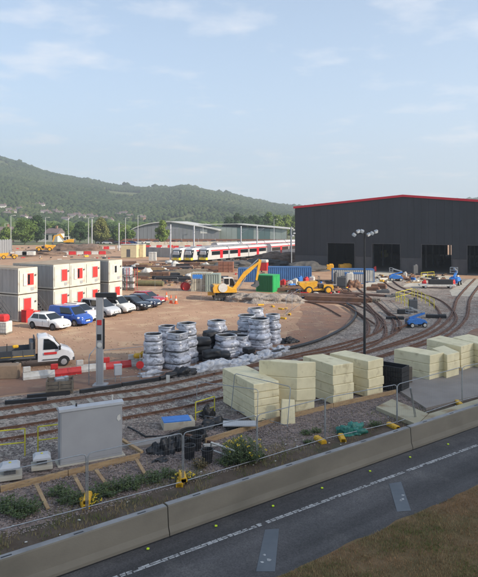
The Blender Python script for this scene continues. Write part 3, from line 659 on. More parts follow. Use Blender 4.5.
# ---------------------------------------------------------------- wheels, cars
m_tyre = mat('tyre', (.018, .018, .018), (.03, .028, .025), .85, 6)
m_rim = mat('alloy', (.45, .45, .47), None, .35, metal=.8)
m_lamp = mat('headlamp', (.75, .76, .78), None, .12, spec=.8)
m_plate = mat('number_plate', (.75, .73, .62), None, .5)
m_rlamp = mat('tail_lamp', (.45, .01, .01), None, .25)
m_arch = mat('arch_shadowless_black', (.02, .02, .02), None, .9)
def wheel(par, x, y, r, w=.2, rim=m_rim, name='wheel'):
    sd = 1 if y > 0 else -1
    t = MB().lathe([(r*.6, -w/2), (r*.93, -w/2), (r, -w*.3), (r, w*.3), (r*.93, w/2), (r*.6, w/2)], (x, y, r), 20, 'Y').build(name, m_tyre, par, smooth=40)
    f = MB().lathe([(r*.64, -.02*1), (r*.64, .02), (r*.5, .035), (r*.12, .03), (r*.1, .05), (0.01, .05)] if sd > 0 else [(0.01, -.05), (r*.1, -.05), (r*.12, -.03), (r*.5, -.035), (r*.64, -.02), (r*.64, .02)], (x, y+sd*(w/2-.015), r), 16, 'Y')
    for k in range(5):
        a_ = 6.2832*k/5; f.bx((x+math.cos(a_)*r*.36, y+sd*(w/2+.018), r+math.sin(a_)*r*.36), (.03, .014, .03))
    f.build('rim', rim, t, smooth=40); return t
def car(name, label, cat, loc, rz, body, L=4.0, W=1.75, H=1.48, belt=.92, hood=.88, sill=.26, x=None, r=.31, lower=None, group=None, van=False, rim=m_rim, roofbars=False, lamps=m_lamp):
    """x: positions from the rear of tail glass base/top, screen top/base, all as fractions of L from the rear"""
    xr, xrt, xst, xs = x or (.03, .14, .52, .70)
    t = thing(name, label, cat, loc, rz, group); X = lambda f: (f-.5)*L; w = W/2
    # lower body, nose and tail rounded
    st = [(0.0, .88, sill+.12, belt-.12), (.012, .95, sill+.02, belt-.02), (.05, 1, sill, belt), (xs-.04, 1, sill, belt), (xs+.02, .995, sill, belt-.005), (.86, .985, sill, (belt+hood)/2-.04), (.95, .93, sill, hood-.14), (.985, .86, sill+.03, hood-.24), (1.0, .72, sill+.12, hood-.34)]
    rs = []
    for f, ww, zb, zt in st:
        a = w*ww; zm = zb+(zt-zb)*.55
        half = [(a*.90, zb), (a*.985, zb+.08), (a, zm), (a*.975, zt-.10), (a*.90, zt-.01), (a*.45, zt+.025 if f > xs else zt)]
        rs.append([(X(f), y, z) for y, z in half]+[(X(f), -y, z) for y, z in reversed(half)])
    MB().rings(rs).build('body', body, t, smooth=38)
    # cabin shell
    tr, br = w*.76, w*.90; zr = H; zb = belt-.02
    xa, xb, xc, xd = X(xr), X(xrt), X(xst), X(xs)
    bot = [(xa, -br), (xd, -br), (xd, br), (xa, br)]
    up = [(xb, -tr), (xc, -tr), (xc, tr), (xb, tr)]
    shell = MB().rings([[(px_, py_, zb) for px_, py_ in bot], [(px_, py_, zr-.07) for px_, py_ in up],
                [(px_+(.1 if px_ == xb else -.12), py_*.9, zr-.01) for px_, py_ in up]])
    shell.build('roof', body, t, bevel=.045, smooth=60)
    def lerp(a_, b_, k): return tuple(a_[i]+(b_[i]-a_[i])*k for i in range(3))
    def pane(nm, A, B_, C, D, out, lab=None, m=m_glass):      # A,B bottom; C,D top (C above B)
        q = [Vector(p) for p in (A, B_, C, D)]; n = (q[1]-q[0]).cross(q[3]-q[0]).normalized(); n = n if n.dot(Vector(out)) > 0 else -n
        f_ = [tuple(p+n*.012) for p in q]; b_ = [tuple(p-n*.02) for p in q]; MB().rings([b_, f_]).build(nm, m, t)
    z1, z2 = zb+.05, zr-.12; k1 = .05/(zr-.07-zb); k2 = 1-.05/(zr-.07-zb)
    def side(f, k, s_):                       # point on the side of the shell
        x0 = xa+(xb-xa)*k; x1 = xd+(xc-xd)*k; return (x0+(x1-x0)*f, s_*(br+(tr-br)*k), zb+(zr-.07-zb)*k)
    for s_ in (-1, 1):
        cuts_ = ((.50, .93),) if van else ((.10, .47), (.50, .92))
        for c0, c1 in cuts_:
            pane('side_window', side(c0, k1, s_), side(c1+(.0), k1, s_), side(min(c1, .93), k2, s_), side(c0, k2, s_), (0, s_, 0))
        mbm = MB().bx((xd-.15, s_*(w+.06), belt+.03), (.12, .2, .14), 0, .02); mbm.build('wing_mirror', body, t)
        wheel(t, X(.80), s_*(w-.085), r, rim=rim); wheel(t, X(.17), s_*(w-.085), r, rim=rim)
        for xf in (.80, .17):
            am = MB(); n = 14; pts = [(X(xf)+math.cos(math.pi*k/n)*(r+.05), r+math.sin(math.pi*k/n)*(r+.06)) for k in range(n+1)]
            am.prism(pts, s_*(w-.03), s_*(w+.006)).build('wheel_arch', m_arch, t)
        MB().rings([[(X(.925), s_*w*.93, hood-.26), (X(.925), s_*w*.94, hood-.15), (X(.885), s_*w*.97, hood-.10), (X(.885), s_*w*1.0, hood-.24)], [(X(.99), s_*w*.60, hood-.34), (X(.985), s_*w*.60, hood-.22), (X(.955), s_*w*.62, hood-.135), (X(.97), s_*w*.62, hood-.30)]]).build('headlamp', lamps, t)
        MB().B(X(0)-.012, X(.03), s_*w*.66-.09, s_*w*.66+.09, belt-.30, belt-.12).build('tail_lamp', m_rlamp, t)
    for s_ in (-1, 1):
        for xf in ((.49, .68) if not van else (.50, .68)): MB().B(X(xf)-.008, X(xf)+.008, s_*(w*.995)-.012, s_*(w*.995)+.008, sill+.12, belt-.12).build('door_seam', m_black, t)
        MB().B(X(.51), X(.51)+.16, s_*(w)-.01, s_*w+.02, belt-.20, belt-.16).build('door_handle', body, t)
    A = (xd, -br*.93, zb); 
    def fr(f, k): return (xd+(xc-xd)*k, (br+(tr-br)*k)*f, zb+(zr-.07-zb)*k)
    def re(f, k): return (xa+(xb-xa)*k, (br+(tr-br)*k)*f, zb+(zr-.07-zb)*k)
    pane('windscreen', fr(-.93, .03), fr(.93, .03), fr(.9, .97), fr(-.9, .97), (1, 0, .5))
    if not van: pane('rear_window', re(-.85, .15), re(.85, .15), re(.82, .93), re(-.82, .93), (-1, 0, .3))
    MB().B(X(.985), X(1.0)+.012, -w*.42, w*.42, hood-.46, hood-.36).build('grille', m_black, t)
    MB().B(X(.975), X(1.0)+.02, -w*.66, w*.66, sill+.0, sill+.15, .02).build('bumper', lower or m_black, t)
    MB().B(X(1.0)+.013, X(1.0)+.03, -.26, .26, sill+.20, sill+.31).build('number_plate', m_plate, t)
    mb = MB()
    for s_ in (-1, 1): mb.B(X(.28), X(.69), s_*(w+.004)-.008, s_*(w+.004)+.008, sill+.03, sill+.10)
    mb.build('side_sill', lower or m_black, t)
    if roofbars:
        mb = MB()
        for s_ in (-1, 1): mb.B(xb+.2, xc-.1, s_*tr*.82-.02, s_*tr*.82+.02, zr, zr+.05)
        mb.build('roof_rail', m_black, t)
    return t
cg = 'cars and vans parked in a row before the site cabins'
pw = paint('white_car_paint', (.78, .78, .77)); pb = paint('blue_car_paint', (.02, .08, .36)); ps = paint('silver_car_paint', (.45, .46, .48), .3)
pk = paint('black_car_paint', (.012, .013, .016), .15); pn = paint('navy_car_paint', (.015, .022, .05), .15); pr = paint('red_car_paint', (.33, .010, .018), .22); pc = paint('cream_car_paint', (.70, .68, .63))
rowv = [((66, 330), 4.0, dict(body=pw, lower=pw, W=1.74, H=1.46), 'white five door hatchback with black wheels nearest in the row', 'car', m_dgrey),
 ((88, 326), 4.4, dict(body=pb, W=1.80, H=1.80, belt=1.08, hood=1.02, van=True, x=(.005, .03, .64, .79), lower=pb), 'bright blue small panel van', 'van', m_rim),
 ((98, 321.5), 4.5, dict(body=pw, W=1.85, H=1.66, belt=1.02, hood=1.0, roofbars=True), 'white sport utility car with roof rails right of the blue van', 'car', m_rim),
 ((117, 317), 4.5, dict(body=ps, W=1.85, H=1.78, belt=1.02, hood=.96, x=(.02, .06, .56, .80)), 'silver people carrier behind the steel mast', 'car', m_rim),
 ((132, 313.5), 4.3, dict(body=pc, W=1.80, H=1.80, belt=1.05, hood=.98, van=True, x=(.01, .04, .58, .76)), 'white small van between silver and black cars', 'van', m_dgrey),
 ((149, 310.5), 4.4, dict(body=pk, W=1.80, H=1.48), 'glossy black hatchback beside the white small van', 'car', m_rim),
 ((158.5, 307.7), 4.5, dict(body=pn, W=1.80, H=1.46, x=(.05, .2, .52, .70)), 'dark navy car between black and red cars', 'car', m_rim),
 ((163, 304.6), 4.3, dict(body=pr, W=1.78, H=1.48), 'red car farthest right in the parked row', 'car', m_rim)]
for (px, py), L, kw, lab, ct, rm in rowv:
    f = ov(G(px, py)); c = f-vd*(L/2); car('parked_van' if ct == 'van' else 'parked_car', lab, ct, c, TH_V+rnd(-.03, .03), L=L, group=cg, rim=rm, **kw)
# ---------------------------------------------------------------- tipper truck
tk = thing('tipper_truck', 'white cab tipper truck with black drop side body parked by the barriers', 'truck', G(40, 367.5)+Vector((0, .7, 0)), R(22)); tk.scale = (.9, .9, .92)
pt = paint('truck_white', (.66, .66, .67), .3)
wd = 1.0
def cabsec(x, zb, zt, w_, r_=.1): return [(x, -w_, zb), (x, -w_, zt-r_), (x, -w_+r_, zt), (x, w_-r_, zt), (x, w_, zt-r_), (x, w_, zb)]
MB().rings([cabsec(x, zb, zt, w_) for x, zb, zt, w_ in ((-.45, .45, 2.2, .88), (-.35, .45, 2.28, .90), (.25, .45, 2.27, .90), (.75, .45, 1.95, .93), (1.28, .45, 1.38, .98), (1.85, .42, 1.18, .95), (2.12, .42, .98, .86), (2.2, .5, .8, .78))]).build('cab', pt, tk, smooth=40)
for s_ in (-1, 1):
    y = s_*.915
    MB().rings([[(x, y+s_*.0, z) for x, z in ((-.05, 1.32), (1.12, 1.30), (.72, 1.80), (.30, 2.08), (-.02, 2.10))], [(x, s_*(.955 if z < 1.5 else .935), z) for x, z in ((-.05, 1.32), (1.12, 1.30), (.72, 1.80), (.30, 2.08), (-.02, 2.10))]]).build('side_window', m_glass, tk)
    MB().B(-.02, .9, s_*.985-.006, s_*.985+.006, .95, 1.12).build('door_sign', m_red, tk)
    MB().B(-.12, 1.2, s_*.965-.012, s_*.965+.012, .55, .62).build('side_step', m_dgrey, tk)
    MB().bx((1.1, s_*1.12, 1.42), (.14, .22, .32), 0, .03).build('wing_mirror', m_black, tk)
    MB().rings([[(1.75, s_*.97, .98), (1.75, s_*.97, 1.14), (1.9, s_*.95, 1.10), (1.9, s_*.96, .95)], [(2.13, s_*.72, .86), (2.10, s_*.72, .98), (2.12, s_*.74, .97), (2.16, s_*.74, .86)]]).build('headlamp', m_lamp, tk)
    wheel(tk, 1.42, s_*.86, .36, .24, m_grey); wheel(tk, -1.9, s_*.86, .36, .26, m_grey)
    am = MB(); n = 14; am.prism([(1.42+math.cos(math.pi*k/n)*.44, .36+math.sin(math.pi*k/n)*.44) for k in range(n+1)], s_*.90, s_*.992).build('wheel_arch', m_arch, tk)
    mb = MB().B(-4.0, -.62, s_*1.02-.03, s_*1.02+.03, .78, 1.42)
    bd = mb.build('side_board', m_dgrey, tk); MB().B(-3.95, -.66, s_*1.055-.004, s_*1.055+.004, .96, 1.01).build('reflective_stripe', m_yel, bd)
    mb = MB()
    for k in range(5): mb.B(-3.9+k*.8, -3.84+k*.8, s_*1.06-.02, s_*1.06+.02, .95, 1.40)
    mb.build('board_rib', m_dgrey, bd)
ws = MB().rings([[(1.22, -.84, 1.42), (1.22, .84, 1.42), (.80, .78, 1.91), (.80, -.78, 1.91)], [(1.25, -.84, 1.45), (1.25, .84, 1.45), (.83, .78, 1.94), (.83, -.78, 1.94)]]).build('windscreen', m_glass, tk)
MB().B(2.02, 2.24, -.88, .88, .38, .62, .03).build('bumper', m_dgrey, tk); MB().B(2.15, 2.215, -.5, .5, .68, .86).build('grille', m_black, tk)
MB().B(-4.0, -.62, -.99, .99, .82, .92).build('tipper_floor', m_dgrey, tk); MB().B(-.70, -.62, -1.0, 1.0, .92, 2.15).build('headboard', m_black, tk)
MB().B(-4.1, 1.0, -.42, -.30, .5, .80).B(-4.1, 1.0, .30, .42, .5, .80).build('chassis', m_dgrey, tk)
MB().B(-1.0, -.71, -.9, .9, .93, 1.9, .04).build('toolbox', m_dgrey, tk)
MB().tube((-2.6, -1.0, 1.4), (-2.6, -1.0, 1.95), .03).build('stake', m_black, tk)
tag(MB().bx((0, 0, .12), (.38, .2, .2), .4, .05).build('ratchet_bag', m_yel), 'small yellow bag resting on the side board of the tipper truck', 'bag').location = tk.location+Vector((-1.5, -1.1, 1.38))
# ---------------------------------------------------------------- road barriers in red and white plastic
def wb(name, m, px, py, rz, label, group):
    o = MB().rings([[(x, y*k, z) for x, y in ((-.95, -.2), (.95, -.2), (.95, .2), (-.95, .2))] for z, k in ((0, 1), (.16, 1), (.28, .55), (.44, .45))]).B(-.95, -.50, -.085, .085, .45, .78, .03).build(name, m, None, smooth=30)
    o.location = ov(G(px, py), .01); o.rotation_euler = (0, 0, rz); return tag(o, label, 'barrier', group)
wg = 'plastic barriers in front of the tipper truck'
for i, (px, py, m, l) in enumerate(((39, 378, m_whitep, 'white plastic water barrier below the truck cab'), (66, 375, m_red, 'red plastic water barrier left of the steel mast'), (91, 371, m_whitep, 'white plastic water barrier behind the steel mast'), (117, 368, m_red, 'red plastic water barrier right of the steel mast'), (142, 365, m_whitep, 'white plastic water barrier beside the wrapped stacks'))):
    wb('water_barrier', m, px, py, R(26), l, wg)
o = tag(MB().B(-1.0, .8, -.4, .4, 0, .85, .05).build('concrete_block', mat('brown_concrete', (.30, .21, .14), (.22, .16, .11), .9, 2, .01), None), 'brown concrete block at the left edge before the tipper truck', 'block'); o.location = G(5, 379)+Vector((0, .3, 0)); o.rotation_euler = (0, 0, R(5))
# timber crate
tc_ = thing('timber_crate', 'open weathered timber crate holding scrap metal near the rails', 'crate', G(58, 394)+Vector((0, .4, 0)), R(14))
for k in range(3):
    for s_ in (-1, 1):
        MB().B(-.72, .72, s_*.5-.02, s_*.5+.02, .12+k*.22, .30+k*.22).build('slat', m_oldwood, tc_); MB().B(s_*.72-.02, s_*.72+.02, -.475, .475, .12+k*.22, .30+k*.22).build('slat', m_oldwood, tc_)
for x in (-.70, 0, .70):
    for s_ in (-1, 1): MB().B(x-.05, x+.05, s_*.535-.013, s_*.535+.013, 0, .78).build('batten', m_oldwood, tc_)
MB().B(-.69, .69, -.47, .47, .1, .14).build('floor', m_oldwood, tc_)
tag(MB().bx((0, 0, .6), (.6, .4, .5), .5, .05).bx((.3, .1, .75), (.3, .25, .3), 1, .04).build('scrap_metal', m_galv), 'grey scrap metal inside the timber crate', 'scrap').location = tc_.location
# black troughing along the far side of the track
for i, (x0, y0, x1, y1, l) in enumerate(((5, 404.5, 47, 401), (27, 398.5, 70, 394.5), (81, 393, 121, 387), (122, 386.5, 160, 380))) if False else enumerate([(5, 404.5, 47, 401, 'black cable duct lying nearest the left edge'), (27, 398.5, 70, 394.5, 'thin black cable duct behind the timber crate'), (80, 393.5, 121, 387, 'black cable duct at the foot of the steel mast'), (122, 386.5, 160, 380.5, 'black cable duct right of the steel mast')]):
    tag(MB().bar(ov(G(x0, y0), .11), ov(G(x1, y1), .11), .20, .2).build('cable_duct', m_black), l, 'cable duct', 'black cable ducts beside the track')
pp = catmull([ov(G(*p), .17) for p in [(160, 381), (215, 367), (280, 352.5), (316, 343), (338, 333), (350, 325), (356, 316), (354, 309), (347, 305)]], .8)
tag(MB().pipe([tuple(p) for p in pp], .12, 10).build('black_pipe', m_black, smooth=True), 'long thick black pipe curving round the inside of the track bend', 'pipe')
pp = catmull([ov(G(*p), .12) for p in [(297, 302), (310, 303), (325, 308), (341, 317)]], .8)
tag(MB().sweep([p-Vector((0, 0, .1)) for p in pp], railp).build('loose_rail', m_rail), 'bent loose rusty rail on the inner side of the yard curve', 'rail', 'loose rails in the yard')
for i, (x0, y0, x1, y1, l) in enumerate(((346, 307, 375, 327, 'long straight rusty rail crossing the tracks by the tall lamp mast'), (395, 332, 420, 322, 'loose rusty rail just left of the nearest blue lift'), (399, 331, 422, 321.5, 'loose rusty rail touching the base of the nearest blue lift'), (383, 312, 397, 320, 'short rusty rail in the middle of the ballast fan'))):
    a_, b_ = ov(G(x0, y0), .2), ov(G(x1, y1), .2); tag(MB().sweep([a_, a_.lerp(b_, .5), b_], [(p*1.4, q*1.2) for p, q in railp]).build('loose_rail', m_rail), l, 'rail', 'loose rails in the yard')
# ---------------------------------------------------------------- site cabins, two storeys
m_cabs = mat('cabin_cream', (.58, .545, .47), (.50, .465, .395), .55, .8, c3=(.34, .29, .22), s3=1.6, f3=(.56, .76), detail=8)
m_cabg = mat('cabin_side', (.40, .39, .37), (.30, .29, .27), .6, .8, stretch=(1, 1, .3), detail=8)
m_cabr = mat('cabin_roof', (.36, .29, .21), (.26, .20, .14), .9, 1)
m_shut = mat('red_shutter', (.62, .035, .03), (.52, .03, .025), .5, 2)
CW_, CL_, CHH = 2.46, 6.1, 2.53
def cabin(loc, label, win):                  # local +x = end face towards the yard, +y = along the row
    t = thing('site_cabin', label, 'cabin', loc, TH_V, 'stacked site cabins')
    L = CL_
    MB().B(-L+.06, -.06, -CW_/2+.06, CW_/2-.06, .1, CHH-.1).build('core', m_cabg, t)
    for s_ in (-1, 1):                       # corrugated long walls
        y = s_*(CW_/2-.04); pts = []; x = -L+.16
        while x < -.2: pts += [(x, 0), (x+.36, 0), (x+.40, 1), (x+.50, 1)]; x += .54
        pts.append((-.12, 0)); mb = MB(); vs = [(px_, y+s_*(.022-.05*q), z) for px_, q in pts for z in (.14, CHH-.14)]
        mb.add(vs, [(2*i, 2*i+2, 2*i+3, 2*i+1) for i in range(len(pts)-1)]); mb.build('side_wall', m_cabg, t)
    MB().B(-.055, -.01, -CW_/2+.12, CW_/2-.12, .14, CHH-.14).build('end_wall', m_cabs, t)
    fr = MB()
    for z0, z1 in ((0, .14), (CHH-.14, CHH)):
        for s_ in (-1, 1): fr.B(-L, 0, s_*(CW_/2-.05)-.05, s_*(CW_/2-.05)+.05, z0, z1)
        fr.B(-.1, .003, -CW_/2+.1, CW_/2-.1, z0, z1).B(-L, -L+.1, -CW_/2+.1, CW_/2-.1, z0, z1)
    for x in (-L, -.12):
        for s_ in (-1, 1): fr.B(x, x+.12+.004*(x > -1), s_*(CW_/2-.06)-.062, s_*(CW_/2-.06)+.062, .14, CHH-.14)
    fr.build('frame', m_cabs, t)
    MB().B(-L+.02, -.02, -CW_/2+.02, CW_/2-.02, CHH+.003, CHH+.03).build('roof', m_cabr, t)
    if win == 'door': MB().B(.0, .03, -.62, .42, .12, 2.22).build('door_frame', m_grey, t); MB().B(.0, .05, -.55, .35, .12, 2.15).build('door', m_shut, t)
    elif win == 'shut': MB().B(.0, .03, -.12, .82, .68, 2.02).build('window_frame', m_grey, t); MB().B(.0, .05, -.05, .75, .75, 1.95, .01).build('shutter', m_shut, t)
    elif win == 'white':
        f_ = MB().B(.0, .03, -.45, .45, .9, 2.0).build('window', m_whitep, t); MB().B(.031, .04, -.18, .18, 1.05, 1.85).build('pane', m_glass, f_)
    else:
        f_ = MB().B(.0, .03, -.10, .72, .8, 1.95).build('window', m_shut, t); MB().B(.031, .04, -.05, .22, .88, 1.87).build('pane', m_glass, f_)
        MB().B(.03, .08, -.62, -.14, .78, 1.97).build('open_shutter', m_whitep, t)
    MB().bx((.06, CW_/2-.32, 1.75), (.10, .12, .16)).build('outside_lamp', m_dgrey, t)
    if win == 'door': MB().B(.052, .09, .18, .26, 1.0, 1.15).build('door_handle', m_galv, t)
    MB().B(.0, .025, -CW_/2+.14, -CW_/2+.17, .2, CHH-.2).build('cable', m_dgrey, t)
    MB().B(.001, .02, .35, .75, .25, .55).build('vent_grille', m_grey, t)
    return t
F0 = Gd(17.5, 58.4)                           # near left bottom corner of the first end wall
rowpos = [(0, 0, 'nearest the left edge'), (2.75, 1.9, 'second along the row'), (5.25, 1.9, 'third along the row'), (7.75, 1.9, 'fourth along the row'), (11.2, .5, 'at the far right end of the row')]
wins = [('door', 'open'), ('shut', 'shut'), ('shut', 'open'), ('shut', 'shut'), ('shut', 'white')]
# the row follows the line of the end walls seen in the photo
cpx = [(18.3, 322), (53.5, 314.4), (70, 311.5), (85.5, 308.6), (108.8, 305)]
for i, ((px, py), (a_, b_)) in enumerate(zip(cpx, wins)):
    for lv, w_ in ((0, a_), (1, b_)):
        p = ov(G(px, py)); loc = p+ud*(CW_/2)+Vector((0, 0, .05+lv*(CHH+.12)))
        cabin(loc, f"{'upper' if lv else 'lower'} cream site cabin {rowpos[i][2]}"+(' with red shutter' if w_ != 'white' else ' with small white window'), w_)
for i, (px, py) in enumerate(((20, 301), (54, 296))):  # outside stairs
    pass
def stair(label, px, py):
    t = thing('cabin_stair', label, 'stair', ov(G(px, py)), TH_V, 'outside stairs of the cabins')
    for k in range(10): MB().B(-3.2+k*.27, -2.95+k*.27, -1.0, -.2, 2.45-k*.25, 2.49-k*.25).build('tread', m_dgrey, t)
    for y in (-1.0, -.2):
        MB().bar((-3.3, y, 2.5), (-.5, y, .05), .05, .18).build('stringer', m_dgrey, t)
        mb = MB().tube((-3.3, y, 3.5), (-.5, y, 1.05), .03).tube((-3.3, y, 3.0), (-.5, y, .55), .02)
        mb.build('handrail', m_dgrey, t)
        MB().tube((-.5, y, .05), (-.5, y, 1.05), .03).build('newel_post', m_dgrey, t)
stair('black steel stair against the left side of the first cabin', 17, 323.5); stair('black steel stair between the first and second cabins', 52, 315.5)
for px, py, l in ((26, 322.5, 'red cupboard standing before the first cabin'), (33.5, 320.5, 'small red box beside the red cupboard before the first cabin')):
    t = thing('red_cupboard', l, 'cupboard', G(px, py)+Vector((0, .4, 0)), TH_V); s = 1.0 if px < 30 else .75
    MB().B(-.35, .35, -.45*s, .45*s, 0, 1.15*s, .02).build('body', m_red, t); MB().B(-.37, .38, -.47*s, .47*s, 1.151*s, 1.20*s).build('lid', m_red, t)
t = thing('water_tank', 'white caged liquid tank with red cover at the left edge', 'tank', G(1, 335)+Vector((0, .6, 0)), R(-10))
MB().B(-.6, .55, -.5, .5, .12, 1.1, .05).build('tank', m_whitep, t); MB().B(-.62, .57, -.52, .52, 0, .12).build('pallet', m_oldwood, t); MB().B(-.5, .4, -.4, .4, 1.105, 1.7, .12).build('cover', m_red, t)
mb = MB()
for k in range(7): x = -.6+k*.19; mb.tube((x, -.53, .12), (x, -.53, 1.1), .012)
for k in range(4): mb.tube((-.6, -.53, .2+k*.28), (.55, -.53, .2+k*.28), .012)
mb.build('cage', m_galv, t, 'stuff')
# ---------------------------------------------------------------- steel mast with bracket
M0 = ov(G(100.5, 385.5)); ms = thing('steel_mast', 'stout grey steel mast with black bracket arm and small signs', 'mast', M0, R(0))
MB().B(-.16, .16, -.13, .13, .1, 5.55).build('shaft', m_grey, ms); mb = MB()
MB().B(-.23, -.165, -.15, .15, .1, 5.4).build('flange', m_grey, ms)
MB().B(-.42, .42, -.35, .35, 0, .10, .02).build('base_plate', m_grey, ms)
MB().B(-.28, .95, -.16, .16, 5.30, 5.56, .02).bx((.9, 0, 5.22), (.3, .34, .16), 0, .02).build('bracket', m_black, ms)
MB().B(.17, .24, -.10, .10, 2.2, 4.0).build('cable_cover', m_black, ms)
MB().B(-.17, .10, -.16, -.14, 3.65, 3.95).build('number_sign', m_red, ms)
MB().B(-.17, .08, -.16, -.14, 2.75, 3.1).build('notice_sign', m_black, ms)
ws_ = MB().lathe([(.17, -.01), (.17, .01)], (-.03, -.155, 2.45), 18, 'Y').build('round_sign', m_whitep, ms); rg = MB().lathe([(.17, -.018), (.17, -.011), (.13, -.011), (.13, -.018)], (-.03, -.165, 2.45), 18, 'Y').build('sign_ring', m_red, ws_); rg.location = (0, .02, 0); ws2 = MB().lathe([(.13, -.014), (.13, -.001)], (-.03, -.175, 2.45), 18, 'Y').build('sign_face', m_whitep, ms)
# grey hand gate panel left and box right of mast
a_, b_ = ov(G(89, 385)), ov(G(97, 379)); t = thing('guard_rail', 'bent grey tubular guard rail just left of the steel mast', 'rail', (0, 0, 0))
MB().pipe([a_, a_+Vector((0, 0, 1.6)), a_+(b_-a_)*.1+Vector((0, 0, 1.8)), b_+Vector((0, 0, 2.05)), b_], .025).build('tube', m_galv, t)
t = thing('meter_box', 'small pale metal meter box on legs right of the steel mast', 'meter box', G(118, 382), R(20))
MB().B(-.22, .22, -.16, .16, .45, 1.05, .01).build('box', m_lid, t); 
for x in (-.16, .16): MB().B(x-.02, x+.02, -.02, .02, 0, .45).build('leg', m_galv, t)
MB().B(-.24, .24, -.18, .18, 1.052, 1.08).build('lid', m_lid, t)
t = thing('sign_post', 'slim grey post with red paddle sign and yellow bag by the wrapped stacks', 'sign', G(140, 381), R(10))
MB().tube((0, 0, 0), (0, 0, 1.35), .03).build('post', m_galv, t); MB().lathe([(.24, -.012), (.24, .012)], (0, 0, 0), 20, 'Y').build('paddle', m_red, t).location = (0, -.04, 1.0)
t.children[1].scale = (.75, 1, 1.2)
tag(MB().bx((0, 0, .2), (.6, .4, .35), .3, .12).bx((.3, .1, .35), (.4, .3, .25), .9, .1).build('yellow_bag', m_yel), 'crumpled yellow bag on the barrier by the wrapped stacks', 'bag').location = G(138, 366)+Vector((0, 0, .5))
# ---------------------------------------------------------------- tall black floodlight column
FLP = ov(G(364.5, 366)); fl = thing('floodlight_column', 'tall slim black lighting column carrying six floodlights before the shed', 'floodlight', FLP, R(10))
hgt = CAMH-(233-HZ)*FLP.y/FPX
MB().tube((0, 0, 0), (0, 0, hgt), .095, .055, 10).build('column', m_black, fl, smooth=True)
MB().bar((-.75, 0, hgt-.05), (.75, 0, hgt-.05), .05, .05).build('crossarm', m_black, fl)
for k, (x, z, ry) in enumerate(((-.78, -.12, .5), (-.5, .12, -.4), (-.22, .12, .3), (.24, -.10, -.5), (.5, -.02, .4), (.78, .10, -.3))):
    f_ = MB().bx((0, 0, 0), (.26, .16, .22), 0, .03).build('floodlight', m_galv, fl); f_.location = (x, -.1, hgt+z); f_.rotation_euler = (R(35), ry, 0)
    MB().B(-.10, .10, -.095, -.082, -.08, .08).build('lens', m_lamp, f_)
# second slim column near the shed corner
t = thing('lamp_column', 'slim column with twin lamps at the left corner of the shed', 'lamp', Gd(291.5, 122), 0)
MB().tube((0, 0, 0), (0, 0, 8.9), .12, .08).build('column', m_galv, t)
for x, z in ((.45, 8.2), (.55, 7.5), (.3, 7.0)): MB().bx((x, 0, z), (.45, .3, .3), 0, .04).build('floodlight', m_lid, t)
# ---------------------------------------------------------------- film wrapped stacks of rings
def wrapped(px, py, h, r, label, n=6, sq=.8):
    t = thing('wrapped_stack', label, 'wrapped stack', G(px, py)+Vector((0, r, 0)), rnd(0, 3), 'stacks wrapped in clear film')
    z = 0; K = 32; ph = rnd(0, 9); rs = []; h *= .98; NZ = n*5
    def rq(a_, q):
        c_, s_ = math.cos(a_), math.sin(a_); return q/(abs(c_)**3.2+abs(s_)**3.2)**(1/3.2)
    for j in range(NZ+1):
        f = j/NZ; lay = min(n-1, int(f*n-1e-6)); g = f*n-lay; base = r*(1.22-.30*(lay+.5)/n)*(1+.05*math.sin(lay*2.1+ph))
        q = base*(.90 if g < .08 or g > .96 else 1.0-.04*abs(g-.5)*2); ox, oy = .05*math.sin(lay*3.7+ph), .05*math.cos(lay*2.9+ph)
        rs.append([(ox+rq(6.2832*k/K, q)*math.cos(6.2832*k/K)*(1+.05*noise.noise(Vector((k*.5, j*.4+ph, 1)))), oy+rq(6.2832*k/K, q)*math.sin(6.2832*k/K)*(1+.05*noise.noise(Vector((k*.5, j*.4+ph, 5)))), h*f+.03*noise.noise(Vector((k*.4, ph, j*.3)))) for k in range(K)])
    MB().rings(rs, caps=False).build('film', m_wrap, t, smooth=42)
    MB().rings([[(rq(6.2832*k/24, rr)*math.cos(6.2832*k/24), rq(6.2832*k/24, rr)*math.sin(6.2832*k/24), zz) for k in range(24)] for rr, zz in ((r*.93, h-.05), (r*.97, h), (r*.95, h+.05), (r*.84, h+.05), (r*.83, h-.02))], caps=False).build('rim', m_wht, t, smooth=30)
    for k in range(0, n-1, 2): # dark ring edges showing between the wrapped layers
        zz = h*(k+1)/n; q = r*(1.22-.30*(k+1)/n)*.955
        MB().rings([[(rq(6.2832*i/24, q+e)*math.cos(6.2832*i/24), rq(6.2832*i/24, q+e)*math.sin(6.2832*i/24), zz+dz) for i in range(24)] for e, dz in ((-.06, -.035), (.0, -.03), (.0, .03), (-.06, .035))], caps=False).build('ring_edge', m_dgrey, t)
    mb = MB(); mb.rings([[(rq(6.2832*k/24, rr)*math.cos(6.2832*k/24), rq(6.2832*k/24, rr)*math.sin(6.2832*k/24), zz) for k in range(24)] for rr, zz in ((r*.86, h-.03), (r*.82, h+.02), (r*.76, h-.05), (r*.72, h-.42), (.02, h-.43))], caps=False).build('hollow', m_black, t)
    return t
